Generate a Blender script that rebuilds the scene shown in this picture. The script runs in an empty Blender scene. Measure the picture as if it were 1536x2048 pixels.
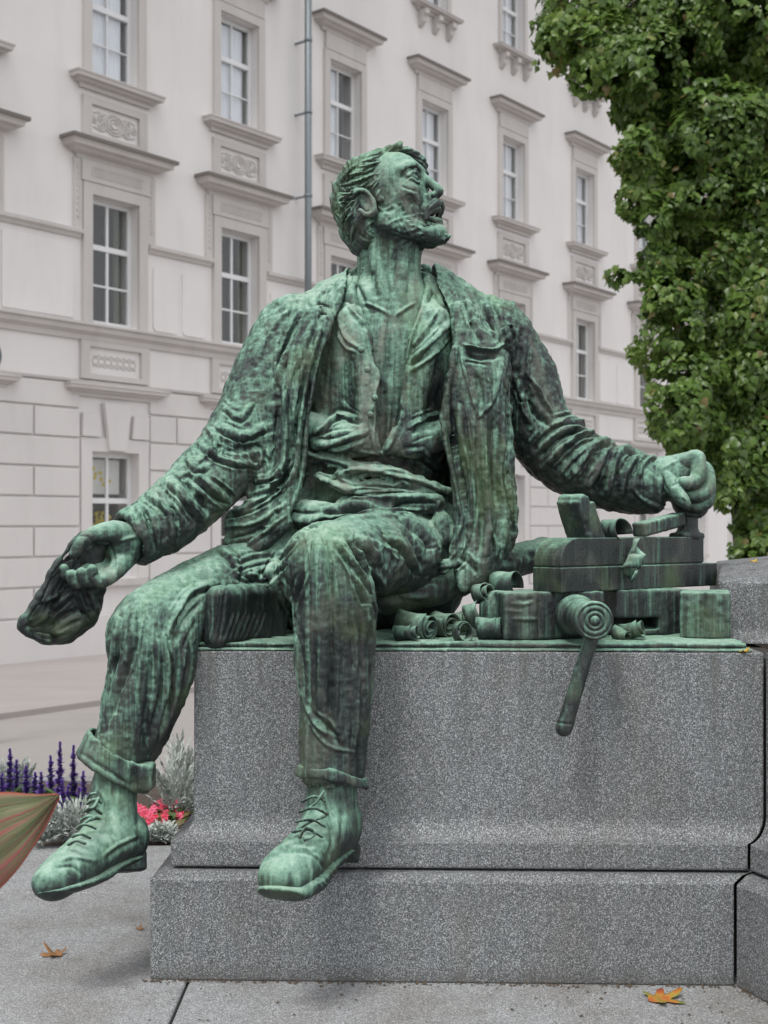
import bpy, bmesh, math, random
import numpy as np
from mathutils import Vector, Matrix

random.seed(7)
rng = np.random.default_rng(11)
scene = bpy.context.scene
COL = scene.collection

# ------------------------------------------------------------------ camera
FPX, CX, HY = 2600.0, 768.0, 1050.0      # focal length in photo pixels, principal column, horizon row
D0, EYE = 3.467, 1.213                   # camera to plinth front, eye height
cam_d = bpy.data.cameras.new('camera')
cam_d.sensor_fit = 'VERTICAL'
cam_d.sensor_height = 36.0
cam_d.lens = FPX / 2048.0 * 36.0
cam_d.shift_y = (HY - 1024.0) / 2048.0
cam_d.clip_start, cam_d.clip_end = 0.05, 500.0
cam_d.dof.use_dof = True
cam_d.dof.focus_distance = 3.75
cam_d.dof.aperture_fstop = 5.6
cam = bpy.data.objects.new('camera', cam_d)
cam.location = (0, -D0, EYE)
cam.rotation_euler = (math.radians(90), 0, 0)
COL.objects.link(cam)
scene.camera = cam

# ------------------------------------------------------------------ sky, sun, exposure
SUN_EL, SUN_AZ = math.radians(60), math.radians(-32)     # high soft sun from the camera's left
world = bpy.data.worlds.new('World')
scene.world = world
world.use_nodes = True
wn = world.node_tree
wn.nodes.clear()
sky = wn.nodes.new('ShaderNodeTexSky')
sky.sky_type = 'NISHITA'
sky.sun_disc = False
sky.sun_elevation = SUN_EL
sky.sun_rotation = math.radians(180) + SUN_AZ
sky.air_density, sky.dust_density, sky.ozone_density = 1.0, 1.2, 0.8
hsv = wn.nodes.new('ShaderNodeHueSaturation')
hsv.inputs['Saturation'].default_value = 0.12
bgn = wn.nodes.new('ShaderNodeBackground')
bgn.inputs['Strength'].default_value = 0.135
won = wn.nodes.new('ShaderNodeOutputWorld')
wn.links.new(sky.outputs[0], hsv.inputs['Color'])
wn.links.new(hsv.outputs[0], bgn.inputs['Color'])
wn.links.new(bgn.outputs[0], won.inputs['Surface'])

sun_d = bpy.data.lights.new('sun', 'SUN')
sun_d.energy = 1.5
sun_d.angle = math.radians(18)
sun_d.color = (1.0, 0.975, 0.935)
sun = bpy.data.objects.new('sun', sun_d)
sdir = Vector((math.sin(SUN_AZ) * math.cos(SUN_EL), -math.cos(SUN_AZ) * math.cos(SUN_EL), math.sin(SUN_EL)))
sun.rotation_euler = sdir.to_track_quat('Z', 'Y').to_euler()
sun.location = (0, 0, 30)
COL.objects.link(sun)

vs = scene.view_settings
vs.view_transform = 'Standard'
vs.look = 'None'
vs.exposure = 0.62
vs.gamma = 1.0
vs.use_curve_mapping = False
scene.cycles.use_denoising = True
scene.cycles.max_bounces = 6

# ------------------------------------------------------------------ scene helpers
def W(px, py, Y):
    """point of the place that stands at depth Y behind the plinth front on the sight line of a photo pixel"""
    d = Y + D0
    return np.array([(px - CX) / FPX * d, Y, EYE - (py - HY) / FPX * d])

def tag(o, label=None, cat=None, group=None, kind=None):
    if label: o['label'] = label
    if cat: o['category'] = cat
    if group: o['group'] = group
    if kind: o['kind'] = kind
    return o

def empty(name, loc=(0, 0, 0), parent=None):
    o = bpy.data.objects.new(name, None)
    o.empty_display_size = 0.1
    o.location = loc
    COL.objects.link(o)
    if parent: o.parent = parent
    return o

def link_mesh(name, me, mat, parent=None, smooth=False):
    o = bpy.data.objects.new(name, me)
    COL.objects.link(o)
    if mat is not None and len(me.materials) == 0:
        me.materials.append(mat)
    if smooth:
        me.polygons.foreach_set('use_smooth', [True] * len(me.polygons))
    if parent is not None:
        o.parent = parent
        if tuple(parent.location) != (0, 0, 0) and not parent.get('local_parts'):
            o.matrix_parent_inverse = Matrix.LocRotScale(parent.location, parent.rotation_euler, parent.scale).inverted()
    return o

def from_arrays(name, V, F, mat, parent=None, smooth=False):
    me = bpy.data.meshes.new(name)
    me.from_pydata([tuple(v) for v in V], [], [tuple(f) for f in F])
    me.update()
    return link_mesh(name, me, mat, parent, smooth)

def quads_mesh(name, V, Q, mat, parent=None, smooth=True):
    """fast numpy quad mesh"""
    me = bpy.data.meshes.new(name)
    n, m = len(V), len(Q)
    me.vertices.add(n)
    me.vertices.foreach_set('co', np.ascontiguousarray(V, dtype=np.float32).ravel())
    me.loops.add(m * 4)
    me.loops.foreach_set('vertex_index', np.ascontiguousarray(Q, dtype=np.int32).ravel())
    me.polygons.add(m)
    me.polygons.foreach_set('loop_start', np.arange(0, m * 4, 4, dtype=np.int32))
    me.polygons.foreach_set('loop_total', np.full(m, 4, dtype=np.int32))
    me.update(calc_edges=True)
    me.validate()
    return link_mesh(name, me, mat, parent, smooth)

def bm_obj(name, bm, mat, parent=None, smooth=False, bevel=0.0, seg=2):
    if bevel > 0:
        bmesh.ops.bevel(bm, geom=[e for e in bm.edges], offset=bevel, segments=seg, profile=0.5, affect='EDGES', clamp_overlap=True)
    bmesh.ops.recalc_face_normals(bm, faces=bm.faces)
    me = bpy.data.meshes.new(name)
    bm.to_mesh(me)
    bm.free()
    return link_mesh(name, me, mat, parent, smooth)

def bm_box(bm, lo, hi, M=None):
    vs_ = []
    for x in (lo[0], hi[0]):
        for y in (lo[1], hi[1]):
            for z in (lo[2], hi[2]):
                v = Vector((x, y, z))
                vs_.append(bm.verts.new(M @ v if M is not None else v))
    for f in ((0, 1, 3, 2), (4, 6, 7, 5), (0, 4, 5, 1), (2, 3, 7, 6), (0, 2, 6, 4), (1, 5, 7, 3)):
        bm.faces.new([vs_[i] for i in f])

def box(name, lo, hi, mat, parent=None, M=None, bevel=0.0, seg=2):
    bm = bmesh.new()
    bm_box(bm, lo, hi, M)
    return bm_obj(name, bm, mat, parent, bevel=bevel, seg=seg)

def prism(bm, poly, a, b, fn):
    """extrude polygon poly (2D) from a to b, fn(u, v, w) -> point"""
    A = [bm.verts.new(fn(u, v, a)) for u, v in poly]
    B = [bm.verts.new(fn(u, v, b)) for u, v in poly]
    n = len(poly)
    bm.faces.new(A[::-1])
    bm.faces.new(B)
    for i in range(n):
        bm.faces.new((A[i], A[(i + 1) % n], B[(i + 1) % n], B[i]))

# ------------------------------------------------------------------ numpy noise
def _h(ix, iy, iz, seed):
    n = (ix.astype(np.int64) * 374761393 + iy.astype(np.int64) * 668265263 + iz.astype(np.int64) * 2147483647 + seed * 974711) & 0xffffffff
    n = ((n ^ (n >> 13)) * 1274126177) & 0xffffffff
    n = ((n ^ (n >> 16)) * 2246822519) & 0xffffffff
    return ((n ^ (n >> 15)) & 0xffff).astype(np.float32) / 32767.5 - 1.0

def noise3(x, y, z, seed=0):
    x, y, z = [np.asarray(a, dtype=np.float32) for a in (x, y, z)]
    ix, iy, iz = np.floor(x), np.floor(y), np.floor(z)
    fx, fy, fz = x - ix, y - iy, z - iz
    ix, iy, iz = ix.astype(np.int64), iy.astype(np.int64), iz.astype(np.int64)
    ux, uy, uz = [t * t * t * (t * (t * 6 - 15) + 10) for t in (fx, fy, fz)]
    r = 0
    for dx in (0, 1):
        wx = ux if dx else 1 - ux
        for dy in (0, 1):
            wy = uy if dy else 1 - uy
            for dz in (0, 1):
                wz = uz if dz else 1 - uz
                r = r + wx * wy * wz * _h(ix + dx, iy + dy, iz + dz, seed)
    return r

def fbm(x, y, z, seed=0, octv=3):
    a, s, r = 1.0, 1.0, 0
    for i in range(octv):
        r = r + a * noise3(x * s, y * s, z * s, seed + i * 17)
        a *= 0.5
        s *= 2.03
    return r

# ------------------------------------------------------------------ node material helpers
class NT:
    def __init__(self, name):
        self.m = bpy.data.materials.new(name)
        self.m.use_nodes = True
        self.t = self.m.node_tree
        self.b = self.t.nodes['Principled BSDF']
        self.out = self.t.nodes['Material Output']
        self._tc = None
    def node(self, typ, **kw):
        n = self.t.nodes.new(typ)
        for k, v in kw.items():
            setattr(n, k, v)
        return n
    def link(self, a, b):
        self.t.links.new(a, b)
    def coord(self, scale=(1, 1, 1), which='Object'):
        if self._tc is None:
            self._tc = self.node('ShaderNodeTexCoord')
        mp = self.node('ShaderNodeMapping')
        mp.inputs['Scale'].default_value = scale
        self.link(self._tc.outputs[which], mp.inputs['Vector'])
        return mp.outputs[0]
    def pos(self, scale=(1, 1, 1)):
        g = self.node('ShaderNodeNewGeometry')
        mp = self.node('ShaderNodeMapping')
        mp.inputs['Scale'].default_value = scale
        self.link(g.outputs['Position'], mp.inputs['Vector'])
        return mp.outputs[0]
    def noise(self, vec, scale=5, detail=4, rough=0.55, dist=0.0):
        n = self.node('ShaderNodeTexNoise')
        n.inputs['Scale'].default_value = scale
        n.inputs['Detail'].default_value = detail
        n.inputs['Roughness'].default_value = rough
        n.inputs['Distortion'].default_value = dist
        if vec is not None: self.link(vec, n.inputs['Vector'])
        return n.outputs['Fac']
    def voronoi(self, vec, scale=5, feature='F1', out='Distance', rnd=1.0):
        n = self.node('ShaderNodeTexVoronoi', feature=feature)
        n.inputs['Scale'].default_value = scale
        n.inputs['Randomness'].default_value = rnd
        if vec is not None: self.link(vec, n.inputs['Vector'])
        return n.outputs[out]
    def ramp(self, fac, stops, interp='LINEAR'):
        n = self.node('ShaderNodeValToRGB')
        cr = n.color_ramp
        cr.interpolation = interp
        while len(cr.elements) < len(stops):
            cr.elements.new(0.5)
        for e, (p, c) in zip(cr.elements, stops):
            e.position = p
            e.color = (c, c, c, 1) if isinstance(c, (int, float)) else (*c, 1)
        self.link(fac, n.inputs['Fac'])
        return n.outputs['Color']
    def mix(self, fac, a, b, blend='MIX'):
        n = self.node('ShaderNodeMix', data_type='RGBA', blend_type=blend)
        for sock, v in ((n.inputs['Factor'], fac), (n.inputs['A'], a), (n.inputs['B'], b)):
            if isinstance(v, (int, float)):
                sock.default_value = v
            elif isinstance(v, tuple):
                sock.default_value = (*v, 1)
            else:
                self.link(v, sock)
        return n.outputs['Result']
    def math(self, op, a, b=None, c=None, clamp=False):
        n = self.node('ShaderNodeMath', operation=op, use_clamp=clamp)
        for i, v in enumerate((a, b, c)):
            if v is None: continue
            if isinstance(v, (int, float)): n.inputs[i].default_value = v
            else: self.link(v, n.inputs[i])
        return n.outputs[0]
    def bump(self, height, strength=0.3, dist=0.01, normal=None):
        n = self.node('ShaderNodeBump')
        n.inputs['Strength'].default_value = strength
        n.inputs['Distance'].default_value = dist
        self.link(height, n.inputs['Height'])
        if normal is not None: self.link(normal, n.inputs['Normal'])
        return n.outputs[0]
    def set(self, **kw):
        for k, v in kw.items():
            s = self.b.inputs[k.replace('_', ' ')]
            if isinstance(v, (int, float)): s.default_value = v
            elif isinstance(v, tuple): s.default_value = (*v, 1) if len(v) == 3 else v
            else: self.link(v, s)
        return self.m

def plain(name, col, rough=0.6, metal=0.0, var=0.12, scale=14):
    t = NT(name)
    n = t.noise(t.pos(), scale, 4)
    c = t.mix(n, tuple(x * (1 - var) for x in col), tuple(min(1, x * (1 + var)) for x in col))
    return t.set(Base_Color=c, Roughness=rough, Metallic=metal)

# ------------------------------------------------------------------ signed-distance sculpting
def smin(a, b, k):
    if k <= 0: return np.minimum(a, b)
    h = np.clip(0.5 + 0.5 * (b - a) / k, 0, 1)
    return b + (a - b) * h - k * h * (1 - h)

def surface_nets(d, lo, h):
    s = d < 0
    nx, ny, nz = d.shape
    cnt = np.zeros((nx - 1, ny - 1, nz - 1), np.int8)
    for a in (0, 1):
        for b in (0, 1):
            for c in (0, 1):
                cnt += s[a:nx - 1 + a, b:ny - 1 + b, c:nz - 1 + c]
    act = (cnt > 0) & (cnt < 8)
    I, J, K = np.nonzero(act)
    idx = np.full(act.shape, -1, np.int32)
    idx[I, J, K] = np.arange(len(I))
    acc = np.zeros((len(I), 3), np.float32)
    num = np.zeros(len(I), np.float32)
    cor = [(a, b, c) for a in (0, 1) for b in (0, 1) for c in (0, 1)]
    val = {c: d[I + c[0], J + c[1], K + c[2]] for c in cor}
    for c0 in cor:
        for ax in range(3):
            if c0[ax]: continue
            c1 = list(c0); c1[ax] = 1; c1 = tuple(c1)
            v0, v1 = val[c0], val[c1]
            m = (v0 < 0) != (v1 < 0)
            t = np.where(m, v0 / np.where(m, v0 - v1, 1), 0)
            p = np.empty((len(I), 3), np.float32)
            for q in range(3): p[:, q] = c0[q]
            p[:, ax] = t
            acc += p * m[:, None]
            num += m
    V = (np.stack([I, J, K], 1) + acc / num[:, None]) * h + lo
    quads = []
    for ax in range(3):
        sl0 = [slice(None)] * 3; sl1 = [slice(None)] * 3
        sl0[ax] = slice(0, -1); sl1[ax] = slice(1, None)
        diff = s[tuple(sl0)] != s[tuple(sl1)]
        b, c = [q for q in range(3) if q != ax]
        ii = np.array(np.nonzero(diff))
        ok = (ii[b] > 0) & (ii[c] > 0) & (ii[b] < d.shape[b] - 1) & (ii[c] < d.shape[c] - 1)
        ii = ii[:, ok]
        ins = s[tuple(ii)]
        def cell(db, dc):
            q = ii.copy(); q[b] += db; q[c] += dc
            return idx[tuple(q)]
        q = np.stack([cell(-1, -1), cell(0, -1), cell(0, 0), cell(-1, 0)], 1)
        flip = ins if ax != 1 else ~ins
        q[~flip] = q[~flip][:, ::-1]
        quads.append(q)
    return V, np.concatenate(quads)

def catmull(nodes, sub=4):
    n = [np.asarray(p, float) for p in nodes]
    if len(n) < 3: return n
    out = []
    P = [2 * n[0] - n[1]] + n + [2 * n[-1] - n[-2]]
    for i in range(1, len(P) - 2):
        for j in range(sub):
            t = j / sub
            out.append(0.5 * (2 * P[i] + (P[i + 1] - P[i - 1]) * t + (2 * P[i - 1] - 5 * P[i] + 4 * P[i + 1] - P[i + 2]) * t * t
                              + (3 * P[i] - P[i - 1] - 3 * P[i + 1] + P[i + 2]) * t ** 3))
    out.append(n[-1])
    return out

class Sculpt:
    def __init__(self):
        self.ops = []
    def op(self, fn, lo, hi, k=0.02, sub=False):
        self.ops.append((fn, np.asarray(lo, float), np.asarray(hi, float), k, sub))
    def chain(self, nodes, k=0.02, sub=False, squash=None, smooth=True, world=False, step=4):
        """nodes: (px, py, Y, r px) or with world=True (x, y, z, r)"""
        if not world:
            N = [np.append(W(a, b, c), r * (c + D0) / FPX) for a, b, c, r in nodes]
        else:
            N = [np.asarray(n, float) for n in nodes]
        if smooth: N = catmull(N, step)
        N = np.array(N)
        q = None
        if squash is not None:
            ax, fac = squash
            ax = np.asarray(ax, float); ax = ax / np.linalg.norm(ax)
            q = (ax, 1.0 / fac - 1.0)
        def fn(X, Y, Z):
            r = None
            for a, b in zip(N[:-1], N[1:]):
                ab = b[:3] - a[:3]
                L = float(ab @ ab) + 1e-9
                px, py, pz = X - a[0], Y - a[1], Z - a[2]
                t = np.clip((px * ab[0] + py * ab[1] + pz * ab[2]) / L, 0, 1)
                qx, qy, qz = px - t * ab[0], py - t * ab[1], pz - t * ab[2]
                if q is not None:
                    w = (qx * q[0][0] + qy * q[0][1] + qz * q[0][2]) * q[1]
                    qx, qy, qz = qx + w * q[0][0], qy + w * q[0][1], qz + w * q[0][2]
                d = np.sqrt(qx * qx + qy * qy + qz * qz) - (a[3] + t * (b[3] - a[3]))
                r = d if r is None else np.minimum(r, d)
            return r
        R = N[:, 3:4]
        self.op(fn, (N[:, :3] - R).min(0), (N[:, :3] + R).max(0), k, sub)
    def ellipsoid(self, c, A, r, k=0.02, sub=False):
        """c centre (world), A 3x3 rows = axes, r radii"""
        c = np.asarray(c, float); A = np.asarray(A, float); r = np.asarray(r, float)
        def fn(X, Y, Z):
            p = (X - c[0], Y - c[1], Z - c[2])
            u = [(p[0] * A[i, 0] + p[1] * A[i, 1] + p[2] * A[i, 2]) / r[i] for i in range(3)]
            k0 = np.sqrt(u[0] ** 2 + u[1] ** 2 + u[2] ** 2)
            k1 = np.sqrt((u[0] / r[0]) ** 2 + (u[1] / r[1]) ** 2 + (u[2] / r[2]) ** 2) + 1e-6
            return k0 * (k0 - 1.0) / k1
        e = np.sqrt(((A * r[:, None]) ** 2).sum(0))
        self.op(fn, c - e, c + e, k, sub)
    def rbox(self, c, A, half, rad, k=0.0, sub=False):
        c = np.asarray(c, float); A = np.asarray(A, float); half = np.asarray(half, float)
        def fn(X, Y, Z):
            p = (X - c[0], Y - c[1], Z - c[2])
            q = [np.abs(p[0] * A[i, 0] + p[1] * A[i, 1] + p[2] * A[i, 2]) - half[i] + rad for i in range(3)]
            out = np.sqrt(sum(np.maximum(t, 0) ** 2 for t in q))
            return out + np.minimum(np.maximum(np.maximum(q[0], q[1]), q[2]), 0) - rad
        e = (np.abs(A) * half[:, None]).sum(0)
        self.op(fn, c - e, c + e, k, sub)
    def pxpoly(self, poly, y0, y1, k=0.0, sub=True):
        """volume seen through a photo outline between depths y0 and y1"""
        P = np.array(poly, float)
        pts = np.array([W(a, b, y) for a, b in poly for y in (y0, y1)])
        def fn(X, Y, Z):
            s = FPX / (Y + D0)
            U = CX + X * s
            Vv = HY - (Z - EYE) * s
            U, Vv = np.broadcast_arrays(U, Vv)
            dmin = np.full(U.shape, 1e9, np.float32)
            inside = np.zeros(U.shape, bool)
            n = len(P)
            for i in range(n):
                a, b = P[i], P[(i + 1) % n]
                e = b - a
                wx, wy = U - a[0], Vv - a[1]
                t = np.clip((wx * e[0] + wy * e[1]) / (e @ e), 0, 1)
                dmin = np.minimum(dmin, (wx - t * e[0]) ** 2 + (wy - t * e[1]) ** 2)
                c1 = (a[1] <= Vv) != (b[1] <= Vv)
                if e[1] != 0:
                    xin = a[0] + (Vv - a[1]) / e[1] * e[0]
                    inside ^= c1 & (U < xin)
            d = np.sqrt(dmin) / s
            d = np.where(inside, -d, d)
            return np.maximum(d, np.maximum(y0 - Y, Y - y1))
        self.op(fn, pts.min(0), pts.max(0), k, sub)
    def field(self, h, pad=0.03):
        adds = [o for o in self.ops if not o[4]]
        lo = np.min([o[1] for o in adds], 0) - pad
        hi = np.max([o[2] for o in adds], 0) + pad
        n = np.ceil((hi - lo) / h).astype(int) + 1
        ax = [(lo[i] + np.arange(n[i]) * h).astype(np.float32) for i in range(3)]
        d = np.full(tuple(n), 0.2, np.float32)
        for fn, l, u, k, sub in self.ops:
            m = max(k, 0) + 4 * h
            sl = []
            for i in range(3):
                a = max(0, int((l[i] - m - lo[i]) / h)); b = min(n[i], int((u[i] + m - lo[i]) / h) + 2)
                sl.append(slice(a, max(a, b)))
            sl = tuple(sl)
            if any(s.stop <= s.start for s in sl): continue
            v = fn(ax[0][sl[0]][:, None, None], ax[1][sl[1]][None, :, None], ax[2][sl[2]][None, None, :]).astype(np.float32)
            cur = d[sl]
            d[sl] = -smin(-cur, v, k) if sub else smin(cur, v, k)
        return d, lo, ax
    def mesh(self, h):
        d, lo, ax = self.field(h)
        return surface_nets(d, lo, h)

def vnormals(V, Q):
    a = V[Q[:, 2]] - V[Q[:, 0]]
    b = V[Q[:, 3]] - V[Q[:, 1]]
    n = np.cross(a, b)
    N = np.zeros_like(V)
    for i in range(4): 
        for q in range(3):
            N[:, q] += np.bincount(Q[:, i], n[:, q], minlength=len(V))
    return N / (np.linalg.norm(N, axis=1, keepdims=True) + 1e-12)

def relax(V, Q, it=1, lam=0.5):
    for _ in range(it):
        S = np.zeros_like(V); c = np.zeros(len(V))
        for i in range(4):
            for j in (1, 3):
                t = V[Q[:, (i + j) % 4]]
                for q in range(3): S[:, q] += np.bincount(Q[:, i], t[:, q], minlength=len(V))
                c += np.bincount(Q[:, i], minlength=len(V))
        V = V + lam * (S / np.maximum(c, 1)[:, None] - V)
    return V

def subdivide(V, Q, smooth=0.35):
    """one linear subdivision of a quad mesh"""
    E = np.stack([Q, np.roll(Q, -1, 1)], 2).reshape(-1, 2)
    E = np.sort(E, 1).astype(np.int64)
    key, inv = np.unique(E[:, 0] * len(V) + E[:, 1], return_inverse=True)
    mid = (V[key // len(V)] + V[key % len(V)]) / 2
    fc = V[Q].mean(1)
    n0, n1 = len(V), len(V) + len(mid)
    e = inv.reshape(-1, 4) + n0
    f = np.arange(len(Q)) + n1
    NV = np.concatenate([V, mid, fc])
    NQ = np.concatenate([np.stack([Q[:, i], e[:, i], f, e[:, (i + 3) % 4]], 1) for i in range(4)])
    if smooth: NV = relax(NV, NQ, 4, smooth)
    return NV, NQ

def to_px(V):
    s = FPX / (V[:, 1] + D0)
    return CX + V[:, 0] * s, HY - (V[:, 2] - EYE) * s

def strokes(V, Q, L, gain=1.0, fine=False):
    """chisel ridges (amp > 0, millimetres) and grooves (amp < 0) along lines on the side that faces the square"""
    N = vnormals(V, Q)
    view = V - np.array([0, -D0, EYE])
    view /= np.linalg.norm(view, axis=1, keepdims=True)
    facing = np.clip(-(N * view).sum(1) * 3.0 + 0.15, 0, 1)
    U, T = to_px(V)
    D = np.zeros(len(V))
    if fine:            # thinner creases that run beside each main fold
        R_ = np.random.default_rng(len(V))
        extra = []
        for amp, w, pts in L:
            if w < 7: continue
            for sg in (-1, 1):
                o = sg * R_.uniform(1.3, 2.4) * w
                P = np.array(pts, float); d_ = P[-1] - P[0]
                n_ = np.array([-d_[1], d_[0]]) / (np.linalg.norm(d_) + 1e-6)
                a, b = R_.uniform(-.1, .25), R_.uniform(.7, 1.1)
                C = np.array(catmull(list(P), 3)); k0, k1 = int(max(0, a) * (len(C) - 1)), max(2, int(min(1, b) * (len(C) - 1)))
                C = C[k0:k1 + 1:2]
                if len(C) < 2: continue
                extra.append((abs(amp) * R_.uniform(.3, .55) * (1 if R_.uniform() > .35 else -1), R_.uniform(3.0, 4.5), C + n_ * o + R_.normal(size=C.shape) * 1.2))
        L = [(a, w * .78 if w >= 5 else w, p) for a, w, p in L] + extra
    for amp, w, pts in L:
        P = np.array(catmull([np.array(p, float) for p in pts], 3))
        lo, hi = P.min(0) - 3.2 * w, P.max(0) + 3.2 * w
        m = np.nonzero((U > lo[0]) & (U < hi[0]) & (T > lo[1]) & (T < hi[1]) & (facing > 0))[0]
        if len(m) == 0: continue
        u, v = U[m], T[m]
        best = np.full(len(m), 1e9); par = np.zeros(len(m)); sgn = np.zeros(len(m))
        seg = np.linalg.norm(P[1:] - P[:-1], axis=1)
        cum = np.concatenate([[0], np.cumsum(seg)])
        for i in range(len(P) - 1):
            e = P[i + 1] - P[i]
            t = np.clip(((u - P[i, 0]) * e[0] + (v - P[i, 1]) * e[1]) / (e @ e + 1e-9), 0, 1)
            dd = np.hypot(u - P[i, 0] - t * e[0], v - P[i, 1] - t * e[1])
            b = dd < best
            best[b] = dd[b]; par[b] = ((cum[i] + t * seg[i]) / cum[-1])[b]
            nx_, ny_ = -e[1], e[0]
            if ny_ < 0 or (abs(ny_) < 0.35 * abs(nx_) and nx_ < 0): nx_, ny_ = -nx_, -ny_
            sgn[b] = np.sign((u - P[i, 0]) * nx_ + (v - P[i, 1]) * ny_)[b]
        q = (best / w) ** 2
        env = np.clip(np.minimum(par, 1 - par) * 5 + 0.25, 0, 1)
        if amp > 0:
            sd = best * sgn / w
            if w >= 5:      # a fold of cloth: rounded crest that undercuts on its lower side
                prof = np.where(sd > 0, np.exp(-1.9 * q), np.exp(-0.55 * q)) - 0.75 * np.exp(-((sd - 1.25) / 0.38) ** 2) - 0.25 * np.exp(-((sd + 1.9) / 0.7) ** 2)
            else:
                prof = (1 - 0.62 * q) * np.exp(-0.75 * q)
        else:
            prof = np.exp(-1.4 * q)
        D[m] += amp * 0.001 * gain * prof * env * facing[m]
    return V + N * D[:, None]

def displace(V, Q, D):
    return V + vnormals(V, Q) * np.asarray(D)[:, None]
# ------------------------------------------------------------------ materials
def bronze_mat(name='patinated_bronze', lift=0.0, dust=0.35, con=1.0):
    t = NT(name)
    p1 = t.pos((42, 42, 3.6))
    streak = t.noise(p1, 1.0, 5, 0.6, 0.4)
    p2 = t.pos((150, 150, 14))
    thin = t.noise(p2, 1.0, 4, 0.6, 0.2)
    patch = t.noise(t.pos(), 4.2, 4, 0.6, 0.6)
    speck = t.noise(t.pos(), 150, 3, 0.7)
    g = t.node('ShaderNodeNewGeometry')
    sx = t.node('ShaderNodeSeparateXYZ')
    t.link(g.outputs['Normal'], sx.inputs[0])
    up = t.math('MULTIPLY', sx.outputs['Z'], 0.44)           # rain washed upper sides weather green, undersides blacker with some shade painted in
    def cen(x, k): return t.math('MULTIPLY', t.math('SUBTRACT', x, 0.5), k)
    run = t.noise(t.pos((55, 55, 1.5)), 1.0, 3, 0.5, 0.3)    # rain runs
    f = t.math('ADD', cen(streak, 0.75 * con), cen(thin, 0.50 * con))
    f = t.math('ADD', f, cen(run, 1.05 * con))
    f = t.math('ADD', f, cen(patch, 0.45 * con))
    f = t.math('ADD', f, cen(speck, 0.28))
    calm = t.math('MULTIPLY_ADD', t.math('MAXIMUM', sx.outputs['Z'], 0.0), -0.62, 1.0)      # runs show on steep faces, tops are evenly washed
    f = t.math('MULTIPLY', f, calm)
    f = t.math('ADD', f, cen(t.noise(t.pos((1, 1, .7)), 2.3, 2, .5, .5), 0.8))
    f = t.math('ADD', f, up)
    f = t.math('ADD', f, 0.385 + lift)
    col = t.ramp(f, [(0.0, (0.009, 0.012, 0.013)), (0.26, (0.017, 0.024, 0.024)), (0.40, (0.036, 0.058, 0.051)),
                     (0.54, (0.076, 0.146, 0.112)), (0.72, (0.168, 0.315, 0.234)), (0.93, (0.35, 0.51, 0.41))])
    dn = t.noise(t.pos((9, 9, 4)), 1.0, 5, 0.65, 0.8)
    dm = t.ramp(dn, [(0.50, 0.0), (0.68, 1.0)])
    dm = t.math('MULTIPLY', dm, dust)
    col = t.mix(dm, col, (0.20, 0.21, 0.17))
    yn = t.noise(t.pos((5, 5, 5)), 1.0, 3, 0.5)
    ym = t.math('MULTIPLY', t.ramp(yn, [(0.55, 0.0), (0.75, 1.0)]), 0.35)
    col = t.mix(ym, col, (0.16, 0.25, 0.10), 'MIX')
    hgt = t.math('MULTIPLY_ADD', speck, 0.7, t.math('MULTIPLY', thin, 0.7))
    fine = t.noise(t.pos(), 420, 2, 0.6)
    hgt = t.math('MULTIPLY_ADD', fine, 0.35, hgt)
    nb = t.bump(hgt, 0.55, 0.006)
    ro = t.ramp(f, [(0.1, 0.42), (0.6, 0.72)])
    return t.set(Base_Color=col, Roughness=ro, Metallic=0.0, Normal=nb, Specular_IOR_Level=0.5)

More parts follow.
